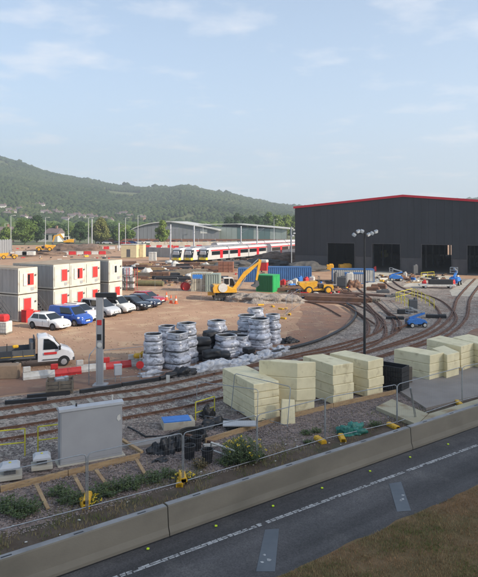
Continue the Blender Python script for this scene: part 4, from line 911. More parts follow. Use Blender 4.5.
ws = [(152, 378-4, 2.35, .62, 'leftmost tall film wrapped stack with dark hollow top', 6), (176, 381-8, 2.4, .70, 'wide film wrapped stack bulging in front of two others', 6), (166, 366, 2.5, .58, 'film wrapped stack half hidden between two front stacks', 6), (186, 367, 2.75, .62, 'tall film wrapped stack beside the black heap', 7),
      (216.5, 352, 2.1, .66, 'lone film wrapped stack rising behind the black heap', 5), (226, 361.5, 1.55, .75, 'low film wrapped stack sagging among black sheeting', 4), (240, 358.5, 1.35, .7, 'low torn film wrapped stack with black layers', 3),
      (247, 349, 2.35, .72, 'film wrapped stack at the left of the right cluster', 6), (256, 345, 2.7, .62, 'highest film wrapped stack at the back of the cluster', 7), (259.5, 353, 2.3, .78, 'broad film wrapped stack at the front of the cluster', 6), (273, 347.5, 2.35, .55, 'rightmost narrow film wrapped stack', 6)]
for px, py, h, r, l, n in ws: wrapped(px, py-3, h, r, l, n)
def heap(name, label, cat, loc, sx, sy, sz, m, seed, n=22, rough=.35, group=None, rz=0, smooth=70, fold=0):
    vs = []; fs = []; K = n*2
    for j in range(n//2+1):
        ph = math.pi/2*j/(n//2)
        for i in range(K):
            t_ = 6.2832*i/K; p = Vector((math.cos(t_)*math.cos(ph), math.sin(t_)*math.cos(ph), math.sin(ph)))
            q = 1+rough*noise.noise(p*1.7+Vector((seed, 0, 0)))+rough*.5*noise.noise(p*4.5+Vector((seed, 0, 0)))+fold*noise.noise(Vector((t_*6, ph*3, seed)))
            vs.append((p.x*q*sx, p.y*q*sy, max(-.02, p.z*q*sz)))
    for j in range(n//2):
        for i in range(K): fs.append((j*K+i, j*K+(i+1) % K, (j+1)*K+(i+1) % K, (j+1)*K+i))
    o = MB().add(vs, fs).build(name, m, None, None, smooth=smooth); o.location = loc; o.rotation_euler = (0, 0, rz)
    return tag(o, label, cat, group)
def bundle(label, px, py, sx, sy, sz, m, seed, group):
    t = thing('sheeted_bundle', label, 'plastic sheeting', G(px, py)+Vector((0, sy, 0)), R(25)+rnd(-.3, .3), group)
    n = max(1, round(sz/.5)); z = 0
    for k in range(n):
        hh = sz/n; K = 22; rs = []; ox, oy = rnd(-.1, .1)*sx, rnd(-.1, .1)*sy
        for j in range(9):
            f = j/8; e = (1-(2*f-1)**4)**.5*.34+.66; e = e if j not in (0, 8) else .5
            rg_ = []
            for i in range(K):
                a_ = 6.2832*i/K; c_, s_ = math.cos(a_), math.sin(a_); q = 1/max(abs(c_), abs(s_))**.75
                nz = 1+.22*noise.noise(Vector((c_*1.6+seed, s_*1.6, z*2+f*1.2)))+.10*noise.noise(Vector((c_*5+seed, s_*5, z*4+f*3)))
                rg_.append((ox+c_*q*sx*.82*e*nz, oy+s_*q*sy*.82*e*nz, z+hh*f+.05*noise.noise(Vector((c_*3, s_*3, seed+k)))))
            rs.append(rg_)
        MB().rings(rs).build('bag', m, t, smooth=50); z += hh*.97
    return t
hg = 'crumpled heaps among the wrapped stacks'
for i, (px, py, sx, sy, sz, m, l) in enumerate(((201, 362, .75, .6, 1.75, m_black, 'tall black sheeted bundle right of the front stacks'), (210, 356, .6, .6, 1.9, m_black, 'second tall black sheeted bundle behind the first'), (212, 366, .8, .5, 1.1, m_black, 'low black sheeted bundle in front of the lone stack'), (222, 365, .7, .5, .9, m_black, 'small black sheeted bundle between white film drapes'), (232, 352, .8, .6, 1.6, m_black, 'black sheeting slumped over the low wrapped stack'), (249, 360, .5, .5, .85, m_black, 'black bundle in front of the broad stack'), (180, 377.5, .95, .4, .55, m_black, 'flat black heap at the foot of the front stacks'),
                                                (288, 344, .6, .4, .55, m_black, 'black bag at the right end of the wrapped stacks'), (294, 343, .4, .3, .35, m_black, 'small black bag beyond the right end of the stacks'),
                                                (203, 372, 1.2, .4, .6, m_wht, 'crumpled white film on the ground under the black bundles'), (220, 369.5, 1.2, .4, .65, m_wht, 'crumpled white film drape in the middle of the row'), (236, 367, 1.0, .4, .55, m_wht, 'crumpled white film below the low torn stack'), (252, 362.5, .9, .4, .55, m_wht, 'crumpled white film below the right cluster'), (268, 358, 1.0, .4, .5, m_wht, 'crumpled white film sheet trailing right of the cluster'), (281, 352.5, .8, .4, .5, m_wht, 'last crumpled white film at the right end'), (150, 377, .8, .4, .35, m_wht, 'crumpled white film below the leftmost stack'))):
    if m is m_black and sz > .8: bundle(l, px, py, sx, sy, sz*.95, m, i*3.7, hg)
    else: heap('plastic_heap', l, 'plastic sheeting', G(px, py)+Vector((0, sy, 0)), sx, sy, sz*.8, m, i*3.7, 26, .55, hg, R(25), fold=.07)
# ---------------------------------------------------------------- black clutter by the cabinet
cl = 'black waste lying behind the gravel shoulder'
for i, (px, py, sx, sy, sz, m, l) in enumerate(((166, 456, .38, .3, .62, m_black, 'black sacking bundle left of the black buckets'), (156, 455, .5, .35, .35, m_black, 'flat black sheeting near the loose planks'), (178, 452, .45, .3, .58, m_black, 'black bundle behind the left bucket'), (160, 463, .35, .2, .12, m_black, 'small black rag before the black bundles'), (214, 428, .8, .4, .32, m_black, 'black netting heap below the yellow handrail'), (203, 432, .6, .3, .2, m_black, 'black netting draped left of the netting heap'), (239, 430, .75, .4, .25, m_black, 'black sheet under the pale board'), (207, 420, .4, .3, .5, m_black, 'black bin bag behind the yellow handrail'))):
    heap('black_waste', l, 'waste', G(px, py)+Vector((0, sy, 0)), sx, sy, sz, m, 40+i*2.3, 18, .6, cl, R(30), fold=.08)
for i, (px, py, l) in enumerate(((189, 461, 'left black bucket among the waste'), (207, 465, 'right black bucket among the waste'), (196, 452, 'black bucket standing behind the other two'))):
    t = thing('bucket', l, 'bucket', G(px, py)+Vector((0, .2, 0)), 0, 'black buckets'); MB().lathe([(.19, 0), (.235, .52), (.26, .53), (.26, .58), (.225, .58), (.18, .1), (.01, .09)], n=18).build('body', m_black, t, smooth=40)
t = thing('pipe_coil', 'coil of black corrugated pipe lying by the rails', 'coil', G(192, 440), 0)
for k in range(4):
    q = [(math.cos(a_*6.2832/28)*(.62+.05*math.sin(k*2)), math.sin(a_*6.2832/28)*(.55+.04*k), .06+.09*k) for a_ in range(29)]; MB().pipe(q, .05, 8).build('loop', m_rub, t, smooth=True)
t = thing('white_frame', 'white plastic window frame lying tilted on the waste', 'frame', G(222, 458)+Vector((0, .2, .1)), R(-15)); t.rotation_euler = (R(38), R(10), R(-24))
for a_, b_ in (((-.55, 0, 0), (.5, 0, 0)), ((-.4, 0, .62), (.65, 0, .62)), ((-.55, 0, 0), (-.4, 0, .62)), ((.5, 0, 0), (.65, 0, .62))): MB().bar(a_, b_, .06, .07).build('rail', m_whitep, t)
t = thing('white_frame', 'white plastic frame lying flat left of the tilted one', 'frame', G(211, 450)+Vector((0, .2, .1)), R(-15)); t.rotation_euler = (R(62), 0, R(8))
for a_, b_ in (((-.35, 0, 0), (.3, 0, 0)), ((-.35, 0, .55), (.3, 0, .55)), ((-.35, 0, 0), (-.35, 0, .55))): MB().bar(a_, b_, .06, .07).build('rail', m_whitep, t)
t = thing('cable_pit', 'pale concrete cable pit with bright blue board lid', 'pit', G(178, 428)+Vector((0, .2, 0)), R(16))
MB().B(-.78, .72, -.45, .45, 0, .36, .01).build('pit_wall', m_conc2, t); MB().B(-.76, .55, -.42, .42, .362, .40).build('blue_lid', m_blue, t)
tag(MB().B(-.8, .8, -.35, .35, 0, .05).build('board', m_lid), 'pale grey board lying on the black sheet by the leftmost foam stack', 'board').location = G(240, 424, .3)
t = thing('manhole_slab', 'long pale concrete duct slab right of the grey cabinet', 'slab', G(140, 448)+Vector((0, .3, 0)), R(24)); MB().B(-1.0, 1.6, -.35, .35, 0, .14, .01).build('slab', m_slabc, t)
tag(MB().pipe([tuple(ov(G(x, y), .06)) for x, y in ((128, 428), (136, 432), (146, 438), (165, 437), (182, 431), (200, 427))], .04).build('black_cable', m_black, smooth=True), 'black cable trailing over ballast right of the cabinet', 'cable')
# teal bag
heap('teal_bag', 'crumpled teal plastic sack on the gravel shoulder', 'sack', G(353, 436)+Vector((0, .3, 0)), .62, .38, .40, m_green_bag, 91, 30, .6, None, R(20), fold=.10)
# white pallet boards left of crates and little sign in the track
tag(MB().B(-.11, .11, -.01, .01, 0, .55).build('paper_sign', m_whitep), 'small white paper sign standing in the track ballast', 'sign').location = G(168, 384)
# ---------------------------------------------------------------- weeds
m_leaf = mat('weed_leaf', (.05, .085, .025), (.10, .125, .045), .7, 5, world_space=True, spec=.3)
m_leafb = mat('dry_weed', (.20, .14, .07), (.10, .09, .04), .8, 5, world_space=True, spec=.2)
m_flow = mat('yellow_flower', (.70, .52, .03), None, .6)
def weed(px, py, h, r, label, m=m_leaf, n=260, flower=0):
    n = int(n*1.7); h *= 1.15; r *= 1.3
    t = thing('weed_clump', label, 'weed', G(px, py)+Vector((0, .15, .02)), rnd(0, 6), 'weeds along the gravel shoulder')
    vs = []; fs = []; st = MB(); fl_ = MB()
    for _ in range(n//9):
        a_ = rnd(0, 6.28); q = r*rnd(0, 1)**.6; bx_, by_ = math.cos(a_)*q*.5, math.sin(a_)*q*.5; hh = h*rnd(.4, 1)*(1-.4*q/r); tx, ty = bx_*2.0, by_*2.0
        st.add([(bx_-.004, by_, 0), (bx_+.004, by_, 0), (tx, ty, hh)], [(0, 1, 2)])
        for k in range(9):
            f = rnd(.15, 1); c = Vector((bx_+(tx-bx_)*f, by_+(ty-by_)*f, hh*f)); d = Vector((rnd(-1, 1), rnd(-1, 1), rnd(-.2, .7))).normalized()*rnd(.04, .11); s_ = d.cross(Vector((0, 0, 1))).normalized()*d.length*.3; i = len(vs)
            vs += [tuple(c), tuple(c+d*.5+s_), tuple(c+d), tuple(c+d*.5-s_)]; fs.append((i, i+1, i+2, i+3))
        if flower and random.random() < flower:
            for _k in range(5): c = Vector((tx+rnd(-.05, .05), ty+rnd(-.05, .05), hh+rnd(-.03, .04))); fl_.bx(c, (.035, .035, .02), rnd(0, 3))
    MB().add(vs, fs).build('leaves', m, t); st.build('stems', m, t)
    if fl_.v: fl_.build('flowers', m_flow, t, 'stuff')
W_ = [(6, 512, .45, .5, 'broad green weed clump at the left edge', 700, 0), (22, 517, .5, .55, 'bushy green weed clump left of the first raking prop', 800, 0), (58, 497, .35, .4, 'green weed clump between the raking props', 400, 0), (70, 505, .4, .45, 'green weed clump just left of the yellow feet', 500, 0), (105, 497, .45, .5, 'tall green weed clump under the third raking prop', 700, 0), (128, 490, .5, .5, 'dense green weed clump right of the props', 800, 0), (150, 484, .4, .4, 'green weed clump below the black rag', 400, 0), (166, 478, .3, .35, 'small green weed clump left of the second yellow feet', 300, 0),
      (243, 463, 1.05, .75, 'tall bushy green weed clump beside the tilted white frame', 2600, .015), (236, 455, .6, .4, 'green weed clump behind the tilted white frame', 700, .3), (226, 466, .35, .35, 'low weed clump between bucket and tall weeds', 300, 0), (200, 470, .4, .3, 'reddish dry weed clump before the buckets', 350, 0), (259, 461, .25, .3, 'small weed clump at the fence joint', 200, 0), (307, 436, .2, .25, 'small green weed tuft left of the third fence joint', 200, 0), (317, 434, .2, .22, 'small green weed tuft by the timber edging', 180, 0), (309, 445, .18, .2, 'tiny green weed tuft on the gravel', 150, 0), (376, 428, .3, .3, 'green weed tuft left of the stained cream board', 250, 0), (183, 483, .3, .35, 'yellow flowering weed clump at the second yellow feet', 260, .5), (90, 476+30, .25, .3, 'yellow flowering weed tuft beside the first yellow feet', 200, .6)]
for px, py, h, r, l, n, fw in W_: weed(px, py, h, r, l, m_leafb if 'dry' in l else m_leaf, n, fw)
DEBRIS = 1
def shoulder_pt():
    p = b0+rd*rnd(-14, 18)+rn*(1.8+abs(random.gauss(1.2, .8))); p.z = .02
    if p.x > 2 and random.random() < .6: return None
    return p if noise.noise(p*.8) > rnd(-.3, .3) else None
tag(blades('low_weeds', shoulder_pt, 16000, m_blade, .04, .2, .012), 'thin low weeds and grass on the soil by the barrier', 'weeds')
m_lit = mat('litter', (.6, .6, .55), None, .6)
mb = MB()
for _ in range(46):
    p = b0+rd*rnd(-13, 22)+rn*rnd(1.8, 3.8); mb.bx((p.x, p.y, .05), (rnd(.03, .10), rnd(.02, .07), .015), rnd(0, 3))
tag(mb.build('litter', m_lit, None, 'stuff'), 'scraps of pale litter along the foot of the fence', 'litter')

for i, (x0, y0, x1, y1) in enumerate(((97, 384, 146, 378), (146, 378, 196, 369))):
    panel(ov(G(x0, y0)), ov(G(x1, y1)), ['mesh panel between the steel mast and the red paddle post', 'mesh panel in front of the leftmost wrapped stacks'][i], 'mesh panels on the far side of the track')
# ---------------------------------------------------------------- machines
m_dy = mat('machine_yellow', (.70, .36, .02), (.55, .27, .02), .45, 2, c3=(.28, .18, .10), s3=2.5, f3=(.62, .75))
def tracks_(t, L, w, y, h=.75):
    for s_ in (-1, 1):
        pr_ = [(-L/2+.2, 0), (L/2-.2, 0), (L/2, h*.5), (L/2-.25, h), (-L/2+.25, h), (-L/2, h*.5)]
        tr_ = MB().prism(pr_, s_*y-w/2, s_*y+w/2).build('track', m_rub, t); mb = MB()
        for k in range(9): x = -L/2+.35+k*(L-.7)/8; mb.lathe([(.16, -.03), (.16, .03)], (x, s_*(y)-w/2*1-.02 if s_ < 0 else y+w/2+.02, .24), 10, 'Y')
        mb.build('roller', m_dgrey, tr_)
        mb = MB()
        for k in range(14): x = -L/2+.25+k*(L-.5)/13; mb.B(x-.06, x+.06, s_*y-w/2-.02, s_*y+w/2+.02, -.0+h, h+.05)
        mb.build('track_shoe', m_rub, tr_, 'stuff')
def excavator(label, loc, rz, sc_=1, m=m_dy, boom=None, swing=0):
    t = thing('excavator', label, 'excavator', loc, rz); t.scale = (sc_,)*3
    tracks_(t, 3.9, .6, 1.1); MB().B(-1.2, 1.2, -.9, .9, .35, .85).build('undercarriage', m_dgrey, t)
    MB().lathe([(.7, .85), (.7, 1.05)], n=16).build('turntable', m_dgrey, t)
    MB().prism([(-2.0, 1.05), (1.2, 1.05), (1.2, 1.6), (.4, 1.75), (-.3, 2.1), (-1.9, 2.1), (-2.1, 1.7)], -1.2, 1.2).build('body', m, t, bevel=.06)
    MB().B(-2.25, -1.9, -1.1, 1.1, 1.15, 2.0, .12).build('counterweight', m_dgrey, t)
    cb = MB().prism([(-.5, 1.7), (1.15, 1.6), (1.15, 2.3), (.85, 3.0), (-.45, 3.0)], .15, 1.15).build('cab', m_whitep, t, bevel=.05)
    MB().prism([(-.38, 2.05), (.28, 2.05), (.28, 2.85), (-.38, 2.85)], .13, 1.17).build('window', m_glass, cb); MB().prism([(.40, 1.85), (1.02, 1.85), (1.02, 2.3), (.78, 2.85), (.40, 2.85)], .13, 1.17).build('window', m_glass, cb)
    P_ = boom or [(1.0, 1.5), (2.2, 3.3), (4.0, 4.1), (4.7, 1.7)]
    MB().prism([(P_[0][0], P_[0][1]-.2), (P_[1][0]+.1, P_[1][1]-.3), (P_[2][0], P_[2][1]-.15), (P_[2][0], P_[2][1]+.15), (P_[1][0]-.15, P_[1][1]+.3), (P_[0][0]-.3, P_[0][1]+.1)], -.55, -.2).build('boom', m, t)
    MB().prism([(P_[2][0]-.15, P_[2][1]+.35), (P_[2][0]+.25, P_[2][1]+.2), (P_[3][0]+.15, P_[3][1]), (P_[3][0]-.1, P_[3][1]), (P_[2][0]-.2, P_[2][1]-.2)], -.52, -.23).build('dipper', m, t)
    x, z = P_[3]; MB().prism([(x-.1, z+.1), (x+.25, z-.05), (x+.35, z-.6), (x-.1, z-.95), (x-.7, z-.75), (x-.55, z-.6), (x-.25, z-.5)], -.9, .15).build('bucket', m_dgrey, t)
    MB().tube((P_[0][0]+.4, -.38, P_[0][1]-.2), (P_[1][0]+.2, -.38, P_[1][1]-.4), .09).tube((P_[1][0], -.38, P_[1][1]+.35), (P_[2][0]-.2, -.38, P_[2][1]+.35), .08).build('hydraulic_ram', m_galv, t)
    return t
ex = excavator('yellow tracked excavator with white cab digging at the gravel heap', ov(G(227, 299.5)), R(8), .92, boom=[(1.0, 1.5), (2.4, 3.5), (4.5, 5.2), (4.0, 2.6)])
MB().lathe([(.62, -.02), (.62, .02)], (0, 0, 0), 20, 'Y').build('round_sign', m_whitep, ex).location = (-.7, -1.26, 1.75); MB().B(1.9, 2.3, -1.4, 1.4, .1, .7).build('dozer_blade', m_dy, ex); MB().bx((-2.2, -.4, .9), (1.0, .12, .5), 0).build('side_arm', m_dy, ex)
# containers
def container(label, p, L, h, w, m, m2, rz, ends=None, group=None, cat='container'):
    t = thing('container', label, cat, p, rz, group)
    MB().B(0.04, L-.04, .04, w-.04, .1, h-.05).build('core', m, t)
    for y, s_ in ((0, -1), (w, 1)):
        pts = []; x = .15
        while x < L-.4: pts += [(x, 0), (x+.13, 0), (x+.18, 1), (x+.28, 1)]; x += .33
        pts.append((L-.12, 0)); vs = [(px_, y-s_*(.05*q), z) for px_, q in pts for z in (.15, h-.12)]
        MB().add(vs, [(2*i, 2*i+2, 2*i+3, 2*i+1) for i in range(len(pts)-1)]).build('side_wall', m, t)
    fr = MB()
    for x in (0, L-.12):
        for y in (0, w-.12): fr.B(x, x+.12, y, y+.12, 0, h)
    for z in (0, h-.12):
        for y in (-.004, w-.116): fr.B(.12, L-.12, y, y+.12, z, z+.12)
        for x in (-.004, L-.116): fr.B(x, x+.12, .12, w-.12, z, z+.12)
    fr.build('frame', m2, t)
    for s_ in (0, 1): MB().B(L+.0, L+.035, .14+s_*(w/2-.13), w/2-.01+s_*(w/2-.13), .14, h-.14).build('door', m2, t)
    MB().B(.02, L-.02, .02, w-.02, h+.003, h+.02).build('roof', m2, t)
    return t
m_beige = mat('beige_tank', (.46, .43, .34), (.36, .33, .26), .6, 1, c3=(.25, .20, .14), s3=2); m_sage = mat('sage_tank', (.26, .31, .27), (.22, .26, .23), .6, 1)
m_rcon = mat('container_blue', (.035, .12, .30), (.03, .09, .22), .55, 1, c3=(.12, .10, .08), s3=1.5, f3=(.62, .75))
container('bright green open ended skip container beside the excavator', ov(G(256, 291.5)), 2.6, 2.35, 2.4, mat('shaded_green', (.01, .13, .04), None, .6), m_green, R(-28)+R(0))  # walls darker than frame and door: shade of that side put into the green
container('beige steel site store left of the excavator', ov(G(191, 291.5)), 2.9, 2.6, 2.2, m_beige, m_beige, R(-4))
container('sage green steel site store joined to the beige one', ov(G(205.5, 292)), 1.9, 2.5, 2.2, m_sage, m_sage, R(-6))
tag(MB().B(0, 1.4, -.01, .01, 0, .6).build('blue_notice', m_blue), 'blue notice board fixed high on the beige store', 'notice').location = G(192.5, 292)+Vector((0, -.05, 1.85))
t = thing('cable_drum', 'small red cable drum on its side left of the beige store', 'drum', G(185, 291)+Vector((0, .4, 0)), R(30)); MB().lathe([(.6, -.4), (.6, -.33), (.25, -.33), (.25, .33), (.6, .33), (.6, .4)], (0, 0, .6), 16, 'Y').build('drum', m_red, t)
container('long dark blue container behind the gravel heap', ov(G(268, 281)), 7.2, 2.3, 2.4, m_rcon, m_rcon, R(-2))
container('second dark blue container behind the green skip', ov(G(238, 282)), 3.0, 2.2, 2.4, m_rcon, m_rcon, R(-4))
container('blue topped grey site unit left of the tall column', ov(G(332, 282)), 6.8, 2.1, 2.4, mat('pale_grey_unit', (.38, .37, .35), (.30, .29, .27), .6, 1), m_rcon, R(-6))
container('grey flat topped unit right of the blue topped unit', ov(G(345, 284)), 3.2, 1.7, 2.0, m_grey, m_rcon, R(-6))
t = thing('portable_toilet', 'red and white portable toilet cabin behind the excavator boom', 'toilet', G(264, 270.5), R(-20))
MB().B(-.75, .75, -.6, .6, 0, 1.6).build('body', m_red, t); MB().B(-.8, .8, -.65, .65, 1.605, 2.2, .15).build('roof', m_whitep, t)
# gravel and earth mounds
m_gravel = mat('heap_gravel', (.33, .28, .24), (.20, .17, .145), .95, 1.6, .12, 5, world_space=True, detail=9)
m_earth = mat('heap_earth', (.22, .15, .11), (.12, .085, .065), .95, 1.2, .15, 4, world_space=True, detail=9)
m_darkh = mat('heap_dark', (.10, .095, .09), (.06, .058, .056), .95, .8, .06, 2, world_space=True, detail=9)
for i, (px, py, sx, sy, sz, m, l) in enumerate(((269, 303, 3.6, 2.0, 1.05, m_gravel, 'broad grey brown gravel heap before the green skip'), (243, 302, 2.0, 1.5, .9, m_gravel, 'small spill of gravel under the excavator bucket'), (288, 303, 2.4, 1.6, .8, m_gravel, 'low gravel heap at the right of the broad heap'),
        (281, 262.5, 7, 3, 2.6, m_earth, 'long brown earth mound before the trains at the shed corner'), (262, 266, 6, 3, 1.3, m_darkh, 'low dark spoil mound behind the blue container'), (238, 268, 5, 3, 1.5, m_darkh, 'dark spoil mound behind the excavator'), (72, 254, 10, 5, 3.0, m_earth, 'brown earth mound with barrier rows in front'), (40, 256, 7, 4, 1.6, m_earth, 'low earth bank left of the earth mound'), (354, 288, 1.2, .9, 1.1, m_rustwood, 'small reddish spoil heap before the grey unit'), (310, 271.5, 5, 3, 1.6, m_darkh, 'dark spoil strip before the shed corner'))):
    heap('spoil_heap', l, 'heap', ov(G(px, py))+Vector((0, sy*.6, 0)), sx, sy, sz, m, i*5.1+2, 34, .35, 'heaps of gravel and spoil', R(rnd(-15, 15)), smooth=40)
# dumper
def dumper(label, loc, rz, sc_=1):
    t = thing('site_dumper', label, 'dumper', loc, rz, 'yellow site dumpers'); t.scale = (sc_,)*3
    MB().prism([(-3.1, 1.5), (-2.3, .75), (-.9, .8), (-.2, 1.3), (-.1, 2.0), (-1.2, 1.9), (-3.0, 1.8)], -1.1, 1.1).build('skip', m_dy, t, bevel=.05)
    MB().prism([(-2.2, .5), (2.4, .5), (2.6, .9), (2.5, 1.35), (1.0, 1.4), (.9, .8), (-2.2, .75)], -.6, .6).build('chassis', m_dy, t)
    MB().B(.2, 1.0, -.5, .5, .85, 1.5, .1).build('seat', m_black, t)
    MB().tube((.3, -.55, .9), (.3, -.55, 2.7), .05).tube((.3, .55, .9), (.3, .55, 2.7), .05).tube((.3, -.55, 2.7), (.3, .55, 2.7), .05).build('roll_bar', m_dgrey, t)
    for x in (-1.5, 1.6):
        for y in (-1.0, 1.0): wheel(t, x, y, .62, .4, m_dy)
    return t
dumper('yellow site dumper with raised skip by the rail stacks', ov(G(317, 293.3)), R(4), .86)
dumper('yellow site dumper on the earth bank far left', ov(G(45, 256))+Vector((0, 0, 1.4)), R(190), .95)
t = excavator('small far yellow excavator reaching over the earth mound', ov(G(68, 252.5))+Vector((0, 0, 2.2)), R(185), 1.0, boom=[(1.0, 1.5), (2.6, 3.6), (4.3, 3.0), (4.8, 1.1)])
t.children[0]
dumper('yellow dumper wagon at the far left beside the palisade', ov(G(9, 259)), R(20), .85)
# blue boom lifts
def lift(label, loc, rz, s=1):
    t = thing('boom_lift', label, 'boom lift', loc, rz, 'blue boom lifts'); t.scale = (s,)*3
    MB().prism([(-1.6, .55), (1.5, .55), (1.7, .8), (1.3, 1.25), (.3, 1.5), (-1.5, 1.4), (-1.7, 1.0)], -.75, .75).build('chassis', m_blue, t, bevel=.05)
    for x in (-1.1, 1.1):
        for y in (-.85, .85): wheel(t, x, y, .42, .3, m_whitep)
    MB().bar((-1.2, 0, 1.5), (1.5, 0, 2.3), .32, .34).build('lower_boom', m_blue, t); MB().bar((1.5, 0, 2.4), (-.8, 0, 3.1), .28, .3).build('upper_boom', m_galv, t)
    bk_ = MB()
    for x in (-1.6, -.8):
        for y in (-.6, .6): bk_.tube((x, y, 2.3), (x, y, 3.3), .03)
    for z in (2.35, 2.8, 3.3):
        for y in (-.6, .6): bk_.tube((-1.6, y, z), (-.8, y, z), .03)
        for x in (-1.6, -.8): bk_.tube((x, -.6, z), (x, .6, z), .03)
    bk_.build('basket', m_galv, t, 'stuff')
    return t
lift('blue boom lift standing on the ballast nearest the camera', ov(G(416, 327)), R(10), .56)
lift('small blue lift on the pale apron before the second doorway', ov(G(396, 281)), R(-10), .66)
lift('blue lift before the fourth shed doorway', ov(G(455, 285)), R(60), .85)
for i, (px, py, sx, sy, sz, m, l) in enumerate(((404, 314, 1.4, .5, .5, m_black, 'black machine part on the ballast behind the blue lift'), (413, 312.5, .9, .6, 1.4, m_dgrey, 'dark pump unit behind the blue lift'), (436, 318, 2.0, .5, .35, m_black, 'black bundles right of the blue lift'), (395, 319.5, 1.8, .3, .3, m_black, 'black duct lengths left of the blue lift'), (410, 327, .8, .5, .8, m_dgrey, 'dark drill unit at the left of the blue lift'))):
    o = tag(MB().bx((0, 0, sz/2), (sx, sy, sz), 0, .06).bx((sx*.3, sy*.2, sz*.9), (sx*.4, sy*.5, sz*.5), .4, .04).build('site_equipment', m), l, 'equipment'); o.location = ov(G(px, py)); o.rotation_euler = (0, 0, rnd(-.3, .3))
def longrail(label, a_, b_, h=1.1):
    t = thing('safety_rail', label, 'safety rail', (0, 0, 0), 0, 'yellow safety rails on the ballast'); a_, b_ = ov(G(*a_)), ov(G(*b_)); n = max(2, int((b_-a_).length/2))
    for k in range(n+1): p = a_.lerp(b_, k/n); MB().tube(p, p+Vector((0, 0, h)), .035, n=6).build('post', m_yrail, t)
    for z in (.55, h): MB().tube(a_+Vector((0, 0, z)), b_+Vector((0, 0, z)), .035, n=6).build('bar', m_yrail, t)
longrail('left long yellow safety rail on the ballast fan', (398, 301), (412, 312)); longrail('right long yellow safety rail on the ballast fan', (414, 297), (434, 309)); longrail('yellow safety rail before the third doorway', (421, 279), (434, 278))
longrail('short yellow rail joining the two long rails', (396, 301.5), (412, 297))
# flat wagon and barriers by door three
t = thing('flat_trailer', 'long low white trailer loaded with black sheets by the third doorway', 'trailer', G(437, 288.2), R(-4))
MB().B(-2.6, 2.6, -.6, .6, .35, .6).build('bed', m_whitep, t); MB().B(-1.2, 2.2, -.5, .5, .605, 1.3, .05).build('load', m_black, t)
for x in (-1.8, 1.8):
    for y in (-.5, .5): wheel(t, x, y, .25, .2)
# small clutter near the doors, each a thing of its own
bits = [(375, 271.5, .5, .4, .9, 'red', 'red drum just inside the first door pier'), (405, 277, .6, .5, .8, 'white', 'white bag left of the small blue lift'), (402, 279, 1.2, .7, .5, 'wood', 'timber stack left of the small blue lift'), (412, 278.5, .8, .6, .6, 'wood', 'timber stack right of the small blue lift'), (415, 275, .9, .6, 1.8, 'dark', 'dark site locker at the third door pier'), (424, 287, .6, .6, .9, 'red', 'red barrier end at the left of the white trailer'), (453, 286.5, .6, .5, .9, 'red', 'red barrier right of the white trailer'), (379, 288.5, 2.2, .8, .6, 'wood', 'stack of rusty timber on the apron edge'), (373, 290.5, 1.8, .8, .5, 'wood', 'second stack of rusty timber on the apron edge'), (383, 293, 1.8, .5, .4, 'dark', 'black girder lying on the apron edge'), (393, 297, 2.0, .5, .3, 'dark', 'black girder before the yellow rails'),
        (330, 271, 1.4, .9, 1.3, 'yellow', 'yellow machine cover beyond the blue topped unit'), (345, 270, 2.6, 1.0, 1.2, 'yellow', 'long yellow plant behind the blue topped unit'), (322, 268, .7, .6, 1.5, 'red', 'red drum at the left shed wall'), (303, 270, 3, 1, .9, 'red', 'red plastic pipes behind the blue container'), (298, 268, 1.6, 1, .9, 'red', 'red barrier sections behind the blue container'), (295, 285, .8, .7, .9, 'white', 'white sack before the blue container'), (300, 284, .7, .7, 1.1, 'blue', 'blue barrel before the blue container'), (290, 286, .8, .7, .7, 'white', 'white bucket group before the blue container'), (306, 283.5, .7, .7, .9, 'red', 'red fuel can before the blue container'), (312, 283, .8, .8, 1.0, 'white', 'white drum left of the dumper'), (283, 286, .8, .5, .9, 'red', 'red can right of the green skip'), (342, 287.5, 1.4, .8, 1.6, 'dark', 'dark generator before the blue topped unit'), (350, 284.5, 1.0, .7, 1.8, 'white', 'white cowled generator at the tall column'), (336, 285.5, .6, .5, 2.0, 'dark', 'dark lighting tower base by the dumper')]
cmx = dict(red=m_red, white=m_whitep, wood=m_rustwood, dark=m_dgrey, yellow=m_dy, blue=m_blue)
for px, py, sx, sy, sz, c, l in bits:
    o = tag(MB().bx((0, 0, sz/2), (sx, sy, sz), 0, min(.08, sz*.15)).bx((sx*.15, 0, sz+.08), (sx*.5, sy*.6, .16), .2, .02).build('site_equipment', cmx[c]), l, 'equipment'); o.location = ov(G(px, py)); o.rotation_euler = (0, 0, rnd(-.5, .5))
# stacks of rails and sleepers on the inside of the bend
def pile(label, px, py, L, n, m, rz, layers=2, group='stacks of rail and timber', w=.16):
    t = thing('material_stack', label, 'stack', ov(G(px, py)), rz, group); mm = MB().B(-L/2, L/2, -w/2, w/2, 0, w*.9).mesh('beam', m)
    for k in range(layers):
        for i in range(n-k*1): place(mm, 'beam', t, (rnd(-.3, .3), (i-n/2)*w*1.5+k*w*.6, k*w*.95+.03), rnd(-.035, .035))
    return t
pile('stack of long rusty rails curving before the dumper', 318, 297.5, 9, 9, m_rail, R(-10), 3)
pile('stack of dark sleepers right of the dumper', 338, 300.5, 8, 8, m_rustwood, R(-20), 3)
pile('long rails lying left of the dumper', 298, 291, 7, 8, m_rustwood, R(-8), 3)
pile('long weathered beams laid toward the tall column', 350, 300, 7, 7, m_oldwood, R(-24), 2)
pile('rusty rails laid beside the inner track', 330, 303, 7, 5, m_rail, R(-18), 1)
pile('rusty beams between the apron and the tall column', 362, 294.5, 7, 5, m_rail, R(-38), 1)
